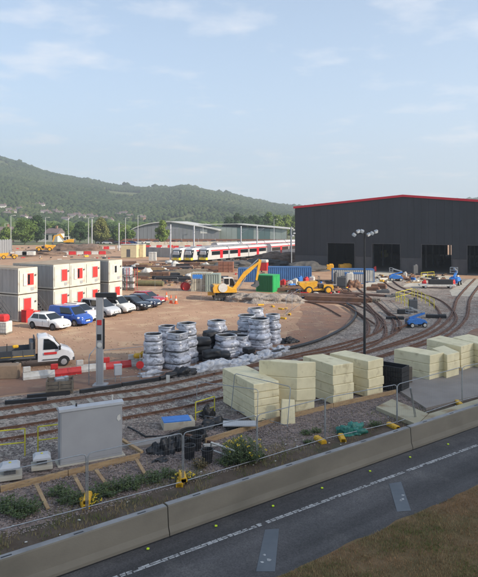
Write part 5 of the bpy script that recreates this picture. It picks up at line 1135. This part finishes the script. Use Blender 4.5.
# storage yard between the cars and the trains
zones = [(135, 275), (150, 272), (165, 274), (180, 276), (140, 280), (155, 279), (172, 281), (190, 273), (160, 268), (145, 266), (178, 269), (126, 276), (205, 272), (196, 280), (168, 277), (128, 283), (186, 268), (214, 268), (133, 269), (150, 284)]
random.seed(5)
for _ in range(34): zones.append((rnd(122, 222), rnd(264.5, 285)))
zones = [z for z in zones if not (z[0] > 182 and z[1] > 281)]
cc = ['rusty', 'pale', 'dark', 'weathered']; cmm = [m_rail, m_timber, m_black, m_oldwood]
for i, (px, py) in enumerate(zones):
    j = i % 4; pile(f"{['low', 'tidy', 'tumbled', 'slanting', 'thin', 'broad'][i//4 % 6]} stack of {cc[j]} lengths {'before the cream cabins' if px < 140 else 'below the portable toilets' if px < 160 else 'before the left trains' if px < 182 else 'behind the steel stores' if px < 205 else 'before the nearest train'}, {'far' if py < 270 else 'middle' if py < 278 else 'near'} part of the yard", px, py, rnd(2.5, 6.5), random.randint(3, 8), cmm[j], R(rnd(-15, 15)), random.randint(1, 4), w=rnd(.15, .26), group='material stacks in the storage yard '+cc[j])
m_brick = mat('stacked_brick', (.28, .12, .075), (.20, .09, .06), .9, 3, .02)
for px, py, sx, sz, l, m in ((226, 272, 3.0, 2.1, 'brown stack of brick packs behind the excavator', m_brick), (160, 278.5, 3.4, 1.2, 'brown timber pallet pile in the storage yard', m_rustwood)):
    t = thing('pallet_stack', l, 'stack', ov(G(px, py)), R(-5))
    for k in range(3):
        for i in range(3): place(MB().B(-sx/6+.03, sx/6-.03, -.6, .6, 0, sz/3-.06).mesh('pack', m), 'pack', t, (-sx/3+i*sx/3, 0, k*sz/3), rnd(-.05, .05))
for i, (px, py, s, l) in enumerate(((136, 268, 1.5, 'white bulk bag left of the storage yard'), (147, 273, 1.6, 'white sheeted load in the middle of the storage yard'), (163, 271, 1.2, 'small white sack near the storage yard rails'), (175, 266, 1.6, 'white sheeted crate before the left train'), (190, 277, 1.1, 'white sack behind the beige store'), (169, 263.5, 1.4, 'white sheeted heap at the foot of the first mast'), (124, 287, .9, 'white sack beside the cabins'), (206, 266, 1.2, 'grey white sack before the nearest train'))):
    heap('bulk_bag', l, 'bag', ov(G(px, py)), s*.7, s*.5, s*.6, m_whitep, i*7.7, 12, .35, 'white bags in the storage yard')
t = thing('pipe_bundle', 'olive wrapped roll lying behind the red car', 'roll', G(148, 286), R(-8)); MB().tube((-2.4, 0, .42), (2.4, 0, .42), .42, n=14).build('roll', mat('olive_roll', (.17, .15, .06), (.10, .09, .05), .8, 2), t, smooth=40)
t = thing('scaffold_rack', 'red and white scaffold rack beside the last cabin', 'rack', G(128, 290), R(-10))
for x in (-1.2, 0, 1.2):
    for y in (-.5, .5): MB().tube((x, y, 0), (x, y, 3.2), .04, n=6).build('post', m_red, t)
for z in (.2, 1.1, 2.0): MB().B(-1.25, 1.25, -.55, .55, z, z+.06).build('shelf', m_oldwood, t)
for z in (.3, 1.2): 
    for x in (-.8, 0, .7): MB().bx((x, 0, z+.35), (.6, .7, .6), 0, .05).build('box', m_whitep, t)
t = thing('wrapped_pallets', 'tall film wrapped pallets right of the last cabin', 'pallets', G(124, 283), R(-10))
for x in (-.7, .7):
    for z in (0, 1.3): MB().bx((x, 0, z+.65), (1.2, 1.1, 1.2), 0, .08).build('pallet_load', m_wht, t)
# cones
def cone_at(px, py, l):
    t = thing('traffic_cone', l, 'cone', ov(G(px, py)), 0, 'orange traffic cones by the parked cars'); mo = m_red
    MB().lathe([(.20, .04), (.05, .95), (.03, 1.0)], n=12).build('cone', mat_or, t, smooth=True); MB().B(-.25, .25, -.25, .25, 0, .04).build('base', mat_or, t); MB().lathe([(.155, .38), (.105, .62)], n=12).build('white_band', m_whitep, t)
mat_or = mat('cone_orange', (.75, .10, .02), None, .5)
for c_ in t.children: pass
cone_at(166.5, 300, 'orange cone nearest the red car'); cone_at(171, 303.3, 'middle orange cone of the three'); cone_at(176, 303.7, 'rightmost orange cone of the three')
# fence on feet between cars yard and storage
for i, (x0, x1, y) in enumerate(((155, 178, 291), (178, 201, 292), (201, 215, 302), (286, 292, 316), (292, 300, 312))):
    panel(ov(G(x0, y)), ov(G(x1, y+(.5 if i < 3 else -6))), ['grey mesh panel of the storage yard fence behind the cones', 'grey mesh panel left of the beige store', 'grey mesh panel in front of the excavator', 'grey mesh panel at the bend of the yard', 'grey mesh panel beyond the bend of the yard'][i], 'mesh panels across the yard')
for i, (px, py) in enumerate(((261, 305.5), (273, 307), (281, 309.5), (286, 309), (283, 319), (289.5, 315))):
    o = bpy.data.objects.new('fence_block', FM); col.objects.link(o); o.location = ov(G(px, py), .02); o.rotation_euler = (0, 0, rnd(0, 3)); tag(o, ['yellow foot at the left below the gravel heap', 'yellow foot below the middle of the gravel heap', 'yellow foot left of the pair below the gravel heap', 'yellow foot right of the pair below the gravel heap', 'yellow foot of the nearest bend panel', 'yellow foot of the farther bend panel'][i], 'fence foot', 'yellow fence feet in the yard')
# ---------------------------------------------------------------- trains
m_tw = paint('train_white', (.55, .54, .53), .3); m_tr = paint('train_red', (.58, .02, .03), .35); m_ty = mat('train_yellow', (.75, .55, .03), None, .4); m_troof = mat('train_roof', (.30, .29, .30), (.22, .22, .23), .7, 1)
def train(label, front, ang, cars_, group='red and white trains stabled beside the shed', nose=True):
    t = thing('train', label, 'train', front, ang, group); x = 0; w = 1.33; z0, z1 = .55, 3.35
    sec = lambda x_, k=1, zt=0: [(x_, -w*k, z0), (x_, -w*1.0*k, 2.9+zt), (x_, -w*.75*k, 3.45+zt), (x_, w*.75*k, 3.45+zt), (x_, w*k, 2.9+zt), (x_, w*k, z0)]
    for c, L in enumerate(cars_):
        a_, b_ = x+.12, x+L-.12
        if c == 0 and nose:
            MB().rings([sec(x-.05, .78, -.95), sec(x+.35, .9, -.35), sec(x+1.1, .98, -.05), sec(x+1.6)]).build('cab', m_tw, t, smooth=30); a_ = x+1.6
            MB().rings([[(x-.18, -1.02, 1.12), (x-.18, 1.02, 1.12), (x+.16, 1.12, 2.95), (x+.16, -1.12, 2.95)], [(x+.3, -1.22, 1.12), (x+.3, 1.22, 1.12), (x+.8, 1.28, 2.95), (x+.8, -1.28, 2.95)]]).build('windscreen', m_glass, t)
            MB().rings([[(x-.2, -1.05, .5), (x-.2, 1.05, .5), (x-.18, 1.05, 1.1), (x-.18, -1.05, 1.1)], [(x+.4, -1.25, .5), (x+.4, 1.25, .5), (x+.4, 1.25, 1.1), (x+.4, -1.25, 1.1)]]).build('yellow_panel', m_ty, t)
            MB().rings([[(x+.12, -1.1, 2.96), (x+.12, 1.1, 2.96), (x+.3, 1.0, 3.25), (x+.3, -1.0, 3.25)], [(x+.9, -1.28, 2.96), (x+.9, 1.28, 2.96), (x+1.1, 1.1, 3.5), (x+1.1, -1.1, 3.5)]]).build('white_brow', m_tw, t)
            for s_ in (-1, 1): MB().bx((x-.21, s_*.75, .9), (.06, .3, .16)).build('headlamp', m_lamp, t)
        bd = MB().rings([sec(a_), sec(b_)]).build('body', m_tw, t)
        for s_ in (-1, 1):
            MB().B(a_+.3, b_-.2, s_*(w+.008)-.01, s_*(w+.008)+.01, 1.62, 2.55).build('window_band', m_glass, t)
            MB().rings([[(q, s_*(w+.006), 2.62), (q, s_*(w+.006), 2.90), (q, s_*(w+.02), 2.90), (q, s_*(w+.02), 2.62)] for q in (a_, b_)]).build('red_cantrail', m_tr, t)
            nd = max(1, int(L/9))
            for k in range(nd): xd = a_+(b_-a_)*(k+.5)/nd+(.6 if c == 0 else 0); MB().B(xd-.6, xd+.6, s_*(w+.016)-.016, s_*(w+.016)+.016, .75, 2.75).build('door', m_tr, t)
        MB().B(a_+.2, b_-.2, -.75, .75, 3.455, 3.62, .05).build('roof_unit', m_troof, t)
        for xb_ in (a_+2, b_-2): MB().B(xb_-1.1, xb_+1.1, -1.05, 1.05, .1, .55).build('bogie', m_dgrey, t)
        MB().B(b_, b_+.24, -1.1, 1.1, .7, 3.1).build('gangway', m_black, t)
        x += L
    return t
TA = math.atan2(24.4, 15.9)
train('nearest red and white train with yellow nose, rightmost of three', ov(G(202.8, 262.0)), TA, [9.5, 9.5, 9.5, 9.5, 9.5])
train('middle red and white train with yellow nose between two others', ov(G(188, 262.2)), TA, [9.5, 9.5, 9.5])
train('leftmost red and white train with yellow nose', ov(G(176, 262.2)), TA, [9.5, 9.5, 9.5])
train('long far red and white train behind the nearest one', ov(G(214, 254.5)), TA-R(6), [12]*5, nose=False)
train('red and white train unit running behind the shed corner', ov(G(267, 256.5)), TA+R(4), [12]*3, nose=False)
# overhead line masts
def olm(px, D, h, l):
    t = thing('overhead_line_mast', l, 'mast', Gd(px, D), TA, 'overhead line masts by the trains'); MB().B(-.13, .13, -.13, .13, 0, h).build('post', m_galvl, t)
    MB().tube((0, 0, h-1.2), (0, -2.6, h-.8), .04, n=6).tube((0, 0, h-2.2), (0, -2.4, h-.9), .04, n=6).build('cantilever', m_galvl, t); MB().B(-.3, .3, -.3, .3, 0, .3).build('base', m_conc2, t)
m_galvl = mat('pale_steel', (.50, .51, .53), (.42, .43, .45), .6, 2)
for i, (px, D, h) in enumerate(((170.5, 147, 9.2), (194, 156, 8.9), (241, 176, 8.6), (257, 186, 8.6), (291, 150, 8.5), (119, 205, 9.5), (92, 230, 11))):
    olm(px, D, h, ['pale mast just left of the leftmost train', 'pale mast between the middle and nearest trains', 'pale mast behind the nearest train, left of a pair', 'pale mast behind the nearest train, right of a pair', 'pale mast at the left corner of the shed', 'pale mast before the cream far cabins', 'pale mast above the far barrier row'][i])
# ---------------------------------------------------------------- far edge of the site
m_wall = mat('far_wall', (.33, .33, .33), (.27, .27, .27), .8, .5); m_sheet = mat('warehouse_sheet', (.17, .175, .185), (.20, .205, .215), .6, .2); m_wroof = mat('warehouse_roof', (.50, .49, .46), (.42, .41, .39), .6, .2); m_greenglass = mat('green_glass', (.30, .34, .32), (.24, .28, .26), .3, .3)
m_dkg = mat('dark_teal_glass', (.10, .16, .16), None, .2)
def far(px, D, z=0): return Gd(px, D, z)
wh = thing('warehouse', 'large grey warehouse with pale shallow curved roof beyond the trains', 'warehouse', far(170, 305), R(-3))
w0, w1 = -19.8, 25.0                          # along the front
def wroof(x): return 5.0+4.9*max(0, 1-((x)/20.5)**2)**.7 if x < 0 else 5.2+4.8*(1-x/26.0)**.8*1.0
xs_ = [w0+(w1-w0)*k/22 for k in range(23)]
for k in range(22): MB().prism([(xs_[k]+.05, .9), (xs_[k+1]-.05, .9), (xs_[k+1]-.05, wroof(min(xs_[k+1], w1-.01))-.2), (xs_[k]+.05, wroof(xs_[k])-.2)], 0, .3).build('wall_panel', m_sheet, wh)
MB().B(w0, w1, -.05, .3, 0, .9).build('base_wall', m_brick, wh)
MB().rings([[(x, -1.2, wroof(min(x, w1-.01))-.18), (x, 60, wroof(min(x, w1-.01))-.18), (x, 60, wroof(min(x, w1-.01))+.25), (x, -1.2, wroof(min(x, w1-.01))+.25)] for x in xs_]).build('roof', m_wroof, wh)
MB().B(15.5, 19.0, -.06, -.01, 4.0, 6.0).build('sign_board', m_whitep, wh)
MB().B(w0, w0+.3, .3, 60, 0, 5).build('side_wall', m_sheet, wh)
gh = thing('glazed_hall', 'pale green glazed hall with shallow pitched roof right of the warehouse', 'hall', far(210, 318), R(-8))
for k in range(14): MB().B(k*2.9+.05, k*2.9+2.85, 0, .3, .8, 7.4-k*.10).build('glazed_panel', m_dkg if k in (5, 6, 7, 9, 10) else m_greenglass, gh)
MB().rings([[(x, -1, z), (x, 45, z), (x, 45, z+.35), (x, -1, z+.35)] for x, z in ((-6, 8.3), (14, 8.6), (42, 6.0))]).build('roof', m_wroof, gh); MB().B(0, 41, -.05, .35, 0, .8).build('base_wall', m_brick, gh)
# boundary walls and far fences
def wallrun(label, x0, x1, D0, D1, h, m, name='boundary_wall', seg=4, group=None):
    t = thing(name, label, 'wall' if 'wall' in name else 'fence', (0, 0, 0), 0, group); a_, b_ = far(x0, D0), far(x1, D1); n = max(1, int((b_-a_).length/seg)); d = (b_-a_).normalized()
    for k in range(n):
        p, q = a_.lerp(b_, k/n)+d*.06, a_.lerp(b_, (k+1)/n)-d*.06; MB().bar(p+Vector((0, 0, h/2)), q+Vector((0, 0, h/2)), .2, h).build('panel', m, t)
        MB().bar(p-d*.10+Vector((0, 0, (h+.25)/2)), p+d*.04+Vector((0, 0, (h+.25)/2)), .26, h+.25).build('post', m_galvl, t)
    return t
wallrun('long grey wall between the cream cabins and the trains', 139, 173, 175, 165, 2.6, m_wall)
wallrun('brown brick wall before the far warehouse', 100, 232, 292, 285, 1.7, m_brick, seg=8)
wallrun('pale slatted fence along the far side of the trains', 150, 300, 250, 262, 1.5, m_conc2, 'slatted_fence')
wallrun('grey palisade fence at the far left edge', -30, 12, 170, 190, 4.2, m_sheet, 'palisade_fence', 1.2)
def fbar(px, D, z, c, l, g): 
    o = MB().rings([[(x, y*k, zz) for x, y in ((-.98, -.3), (.98, -.3), (.98, .3), (-.98, .3))] for zz, k in ((0, 1), (.25, 1), (.4, .5), (1.0, .4))]).build('water_barrier', c, None); o.location = far(px, D, z); return tag(o, l, 'barrier', g)
for r_, (x0, x1, D0, D1, z) in enumerate(((50, 110, 178, 182, 0.02), (48, 118, 212, 216, .02), (120, 176, 225, 230, .02), (176, 205, 222, 232, .02))):
    n = int(abs((x1-x0)*D0/FPX)/2.02)
    for k in range(n):
        f = k/n; c = (k+r_) % 2; nm = ['nearest row before the earth mound', 'farther row at the earth mound', 'row behind the cream cabins', 'row behind the left train'][r_]
        fbar(x0+(x1-x0)*f, D0+(D1-D0)*f, z+(.0), m_red if c else m_whitep, f"far {'red' if c else 'white'} plastic barrier in the {nm}", f"far {'red' if c else 'white'} barriers, {nm}")
m_cr = mat('far_cream', (.62, .52, .32), (.54, .45, .28), .7, 1)
for px, D, W2, l in ((121, 163, 4.6, 'left far cream cabin above the storage yard'), (131.5, 165, 3.6, 'right far cream cabin above the storage yard')):
    t = thing('cream_cabin', l, 'cabin', far(px, D), R(-8)); MB().B(0, W2-.3, 0, 2.6, .1, 3.6).build('wall', m_cr, t); MB().B(-.1, W2-.2, -.1, 2.7, 3.605, 3.75).build('roof', m_wroof, t); MB().B(W2*.35, W2*.35+1, -.04, -.005, .3, 2.4).build('door', m_dgrey, t)
for px, D, l in ((151, 152, 'left white portable toilet by the long grey wall'), (154.5, 152, 'right white portable toilet by the long grey wall')):
    t = thing('portable_toilet', l, 'toilet', far(px, D), R(-10)); MB().B(-.45, .45, -.45, .45, 0, 1.95).build('body', m_whitep, t); MB().B(-.5, .5, -.5, .5, 1.955, 2.2, .08).build('roof', m_whitep, t)
# cars beyond the barriers, small in the photo
cols = [pw, ps, pk, pr, pb, pc]; cn = ['white', 'silver', 'black', 'red', 'blue', 'cream']
for i in range(26):
    px = 100+i*8.2+rnd(-1.5, 1.5); D = rnd(262, 275); c = i % 6
    if 158 < px < 166 or 168 < px < 172: continue
    t = thing('far_car', f'small far {cn[c]} car parked before the brick wall beyond the trains', 'car', far(px, D), rnd(-.1, .1)+R(0), f'far {cn[c]} cars beyond the trains')
    MB().rings([[(x, -.85, .3), (x, .85, .3), (x, .85, z), (x, -.85, z)] for x, z in ((-2.1, .8), (-1.8, .95), (1.2, .95), (2.1, .7))]).build('body', cols[c], t)
    MB().rings([[(x, -.75, .94), (x, .75, .94), (x, .65, z), (x, -.65, z)] for x, z in ((-1.7, 1.0), (-1.1, 1.45), (.4, 1.45), (1.1, 1.0))]).build('glass', m_glass, t)
    for x in (-1.3, 1.3): MB().lathe([(.32, -.9), (.32, .9)], (x, 0, .32), 10, 'Y').build('wheel', m_tyre, t)
for i, (px, D, l) in enumerate(((22, 168, 'left long white flat load beyond the cabins'), (29, 168, 'right long white flat load beyond the cabins'))):
    o = tag(MB().B(-1.7, 1.7, -.8, .8, 0, 1.1, .1).build('sheeted_load', m_whitep), l, 'load'); o.location = far(px, D, .5)
# street lamps
def lamp(px, D, h, l, arms=2):
    t = thing('street_lamp', l, 'street lamp', far(px, D), 0, 'tall pale street lamps'); MB().tube((0, 0, 0), (0, 0, h), .14, .08, 8).build('pole', m_galvl, t)
    for s_ in ((-1, 1) if arms == 2 else (1,)): MB().tube((0, 0, h), (s_*1.1, 0, h+.15), .05, n=6).build('arm', m_galvl, t); MB().bx((s_*1.4, 0, h+.12), (.9, .35, .18), 0, .05).build('lantern', m_whitep, t)
for px, D, h, l, a in ((11, 240, 12.3, 'tall lamp at the far left beside the round tree', 1), (45.5, 250, 11.6, 'lamp between the round tree and the white house', 1), (68.5, 250, 11.5, 'lamp right of the far excavator', 1), (88.5, 215, 11.2, 'twin headed lamp above the red barriers', 2), (125.5, 240, 11.5, 'lamp with pale lantern left of the warehouse', 1), (138, 250, 12.6, 'tallest lamp left of the warehouse', 1), (5, 300, 9, 'short lamp at the left edge', 1), (203, 300, 9, 'short lamp before the warehouse sign', 1), (274, 290, 11, 'lamp among the trees by the shed', 1)): lamp(px, D, h, l, a)
# ---------------------------------------------------------------- houses
m_hw = mat('house_render', (.62, .60, .55), (.54, .52, .47), .8, .3); m_hr = mat('house_roof', (.17, .13, .12), (.13, .10, .10), .85, .5); m_hb = mat('house_brick', (.30, .18, .13), (.25, .15, .11), .85, .5)
def house(p, w, l, h, rz, label, m, group='houses on the lower hillside', wins=True):
    t = thing('house', label, 'house', p, rz, group); MB().B(-w/2, w/2, -l/2, l/2, -2.5, h).prism([(0, 0)]*3, 0, 0).build('wall', m, t) if False else MB().B(-w/2, w/2, -l/2, l/2, -2.5, h).build('wall', m, t)
    rf = MB().rings([[(x, -l/2-.4, h+.003), (x, 0, h+l*.36), (x, l/2+.4, h+.003)] for x in (-w/2-.3, w/2+.3)]).build('roof', m_hr, t)
    MB().B(w*.25, w*.25+.9, -.4, .4, h+l*.2, h+l*.36+1.2).build('chimney', m_hb, rf)
    if wins:
        for x in (-w*.3, 0, w*.3):
            for z in ((1.0, h-1.9) if h > 4 else (1.0,)): wf = MB().B(x-.55, x+.55, -l/2-.05, -l/2-.01, z, z+1.2).build('window', m_glass, t)
    return t
house(far(51, 300), 11, 7, 4.2, R(-12), 'white rendered house with slate roof behind the far excavator', m_hw, 'houses by the site')
house(far(2, 290), 10, 7, 5.0, R(10), 'brown roofed house at the left edge behind the palisade', m_hb, 'houses by the site')
hs = [(3, 207), (9, 211), (14, 212), (19, 209), (7, 214), (38, 205), (42, 206), (45, 213), (48, 214), (55, 212), (60, 213.5), (72, 217), (77, 216), (82, 217.5), (90, 216), (94, 218), (104, 219), (118, 215), (124, 214), (130, 217), (66, 220), (24, 218), (33, 219), (110, 221), (143, 219), (272, 206.5)]
HO = sorted(hs)
for i, (px, py) in enumerate(hs):
    lo, hi = 560, 1690                        # find the slope where the photo shows it
    D = 0
    for k in range(400):
        d = lo+(hi-lo)*k/400
        if CAMH-(py-HZ)*d/FPX <= hill_z(px, d)+3: D = d; break
    if not D: continue
    hk = HO.index((px, py))
    house(Gd(px, D, hill_z(px, D)+.5), rnd(6, 10), 6, rnd(3, 4.5), R(rnd(-30, 30)), f"small {['pale rendered', 'brick'][i % 5 == 4]} house among trees on the lower hillside", m_hb if i % 5 == 4 else m_hw, 'brick houses on the hillside' if i % 5 == 4 else 'pale houses on the hillside', wins=False)
# ---------------------------------------------------------------- trees
m_bark = mat('bark', (.09, .07, .05), (.06, .045, .035), .95, 3, .02)
def tmat(n, a, b): a = tuple(k*1.25 for k in a); b = tuple(k*1.25 for k in b); return mat(n, a, b, .75, .35, world_space=True, spec=.2, c3=tuple(k*.6 for k in a), s3=.8)
tl = [tmat('leaf_fresh', (.085, .13, .022), (.13, .17, .035)), tmat('leaf_mid', (.055, .095, .02), (.09, .13, .03)), tmat('leaf_dark', (.022, .045, .016), (.04, .07, .022)), tmat('leaf_olive', (.10, .115, .03), (.14, .14, .045))]
def tree(px, D, h, r, label, m, nl=2600, shape='round', group='trees beyond the site'):
    nl = int(nl*1.7)
    p = far(px, D); t = thing('tree', label, 'tree', p, rnd(0, 6), group); tr = MB()
    tr.tube((0, 0, -.2), (rnd(-.2, .2), rnd(-.2, .2), h*.45), h*.028, h*.016)
    for k in range(6): a_ = rnd(0, 6.28); tr.tube((0, 0, h*rnd(.2, .45)), (math.cos(a_)*r*.6, math.sin(a_)*r*.6, h*rnd(.55, .85)), h*.010, h*.004, 5)
    tr.build('trunk', m_bark, t)
    cl_ = []; z0 = h*(.12 if shape == 'round' else .14)
    for k in range(34):
        z = rnd(0, 1); 
        if shape == 'round': q = r*math.sqrt(max(0, 1-(2*z-1)**2))*.8
        else: q = r*(math.sin(math.pi*(z**.75)))*.75+.1
        a_ = rnd(0, 6.28); rr = q*rnd(.3, 1); cl_.append((Vector((math.cos(a_)*rr, math.sin(a_)*rr, z0+(h-z0)*(.08+.86*z))), r*rnd(.22, .40)))
    vs = []; fs = []
    for _ in range(nl):
        c, cr = random.choice(cl_); d = Vector((random.gauss(0, 1), random.gauss(0, 1), random.gauss(0, .8))).normalized()*cr*rnd(.5, 1.08); q = c+d
        if q.z < h*.05: continue
        s_ = rnd(.20, .42)*max(1, D/260); n = (d.normalized()+Vector((rnd(-.7, .7), rnd(-.7, .7), rnd(-.2, .9)))).normalized(); u = n.orthogonal().normalized(); u.rotate(Matrix.Rotation(rnd(0, 6.28), 3, n)); w = n.cross(u); i = len(vs)
        vs += [tuple(q+u*s_), tuple(q+w*s_*.6), tuple(q-u*s_), tuple(q-w*s_*.6)]; fs.append((i, i+1, i+2, i+3))
    MB().add(vs, fs).build('crown', m, t); return t
tree(25, 262, 10.5, 6.8, 'large round green tree left of the white house', tl[1], 6500)
tree(37, 285, 12.5, 5.5, 'rounded tree rising behind the large round tree', tl[2], 4000)
tree(6, 280, 7, 4, 'low green tree at the left edge', tl[0], 2500)
tree(101, 268, 11.5, 5.4, 'olive green bushy tree above the far barriers', tl[3], 5500, 'tall')
tree(96, 272, 9.0, 3.6, 'smaller bushy tree joined to the olive green one', tl[3], 3000, 'tall')
tree(162, 262, 11.0, 3.6, 'tall light green tree before the warehouse', tl[0], 5000, 'tall')
tree(80, 285, 9.5, 4.2, 'dark green tree right of the far excavator', tl[2], 3200)
tree(117, 290, 7, 4, 'low green tree left of the warehouse', tl[1], 2400)
tree(129, 292, 6, 3.5, 'low bush like tree at the left end of the warehouse', tl[1], 2000)
tree(58, 320, 8, 5, 'green tree behind the white house', tl[2], 2600)
for i, (px, h, r, mi, l) in enumerate(((229, 11.5, 3.8, 2, 'first dark tree right of the warehouse roof'), (237, 13.5, 4, 2, 'second dark tree right of the warehouse roof'), (246, 12, 3.6, 2, 'third dark tree in the row by the trains'), (254, 13, 4.2, 2, 'dark tree behind the pair of masts'), (262, 12, 3.6, 2, 'dark tree right of the pair of masts'), (269, 14.2, 3.5, 1, 'tall green tree nearing the shed'), (277, 12.8, 4.6, 0, 'fresh green tree second from the shed corner'), (287, 12.4, 4.6, 0, 'fresh green tree at the shed corner'), (297, 12.6, 4.2, 0, 'fresh green tree partly behind the shed corner'))):
    tree(px, 345+i*3, h*1.08, r*1.25, l, tl[mi], 3000)
for i in range(13):
    BX = [16, 48, 66, 72, 88, 110, 122, 136, 144, 52, 30, 62, 92]; px = [16, 48, 66, 72, 88, 110, 122, 136, 144, 52, 30, 62, 92][i]; tree(px, rnd(330, 400), rnd(6, 9), rnd(4, 6), 'green tree in the hazy belt behind the far lamp posts', tl[i % 3], 1500, group='small trees in the belt behind the site')

# ---------------------------------------------------------------- scattered bits nobody could count
def scatter(name, label, m, n, zone, a, b, flat=.4, cat='debris'):
    mb = MB()
    for _ in range(n):
        x0, x1, y0, y1 = random.choice(zone); p = ov(G(rnd(x0, x1), rnd(y0, y1))); s_ = rnd(a, b); mb.bx((p.x, p.y, s_*flat*.5), (s_*rnd(.5, 3), s_*rnd(.3, .8), s_*flat*rnd(.5, 1.4)), rnd(0, 3.1))
    tag(mb.build(name, m, None, 'stuff'), label, cat)
ZA = [(122, 215, 263, 286), (125, 200, 265, 284)]; ZB = [(284, 345, 281, 294), (286, 350, 287, 299)]; ZC = [(366, 460, 274, 283)]; ZD = [(215, 300, 258, 275)]; ZE = [(0, 115, 246, 262)]
scatter('rusty_debris', 'rusty scraps and short beams strewn over the storage yard', m_rail, 330, ZA+ZA+ZB+ZD, .25, .9)
scatter('brown_debris', 'brown timber scraps strewn over the storage yard and rail stacks', m_rustwood, 300, ZA+ZA+ZB+ZC, .25, .8)
scatter('white_debris', 'white scraps and bags strewn over the site', m_whitep, 170, ZA+ZA+ZB+ZC+ZD+ZE, .2, .6, .7)
scatter('dark_debris', 'dark scraps and fittings strewn over the site', m_black, 240, ZA+ZA+ZB+ZC+ZD+ZE, .2, .7, .5)
scatter('pale_debris', 'pale timber offcuts strewn over the storage yard', m_timber, 130, ZA+ZA+ZC+ZE, .2, .7)
scatter('yellow_debris', 'small yellow fittings strewn over the site', m_yel, 34, ZA+ZB+ZC+ZE, .2, .5, .8)
scatter('blue_debris', 'small blue items strewn near the containers and doorways', m_blue, 14, ZB+[(366, 460, 274, 290)], .3, .7, .9)
scatter('red_debris', 'small red items strewn over the site', m_red, 46, ZA+ZB+ZD+ZE, .2, .4, .8)
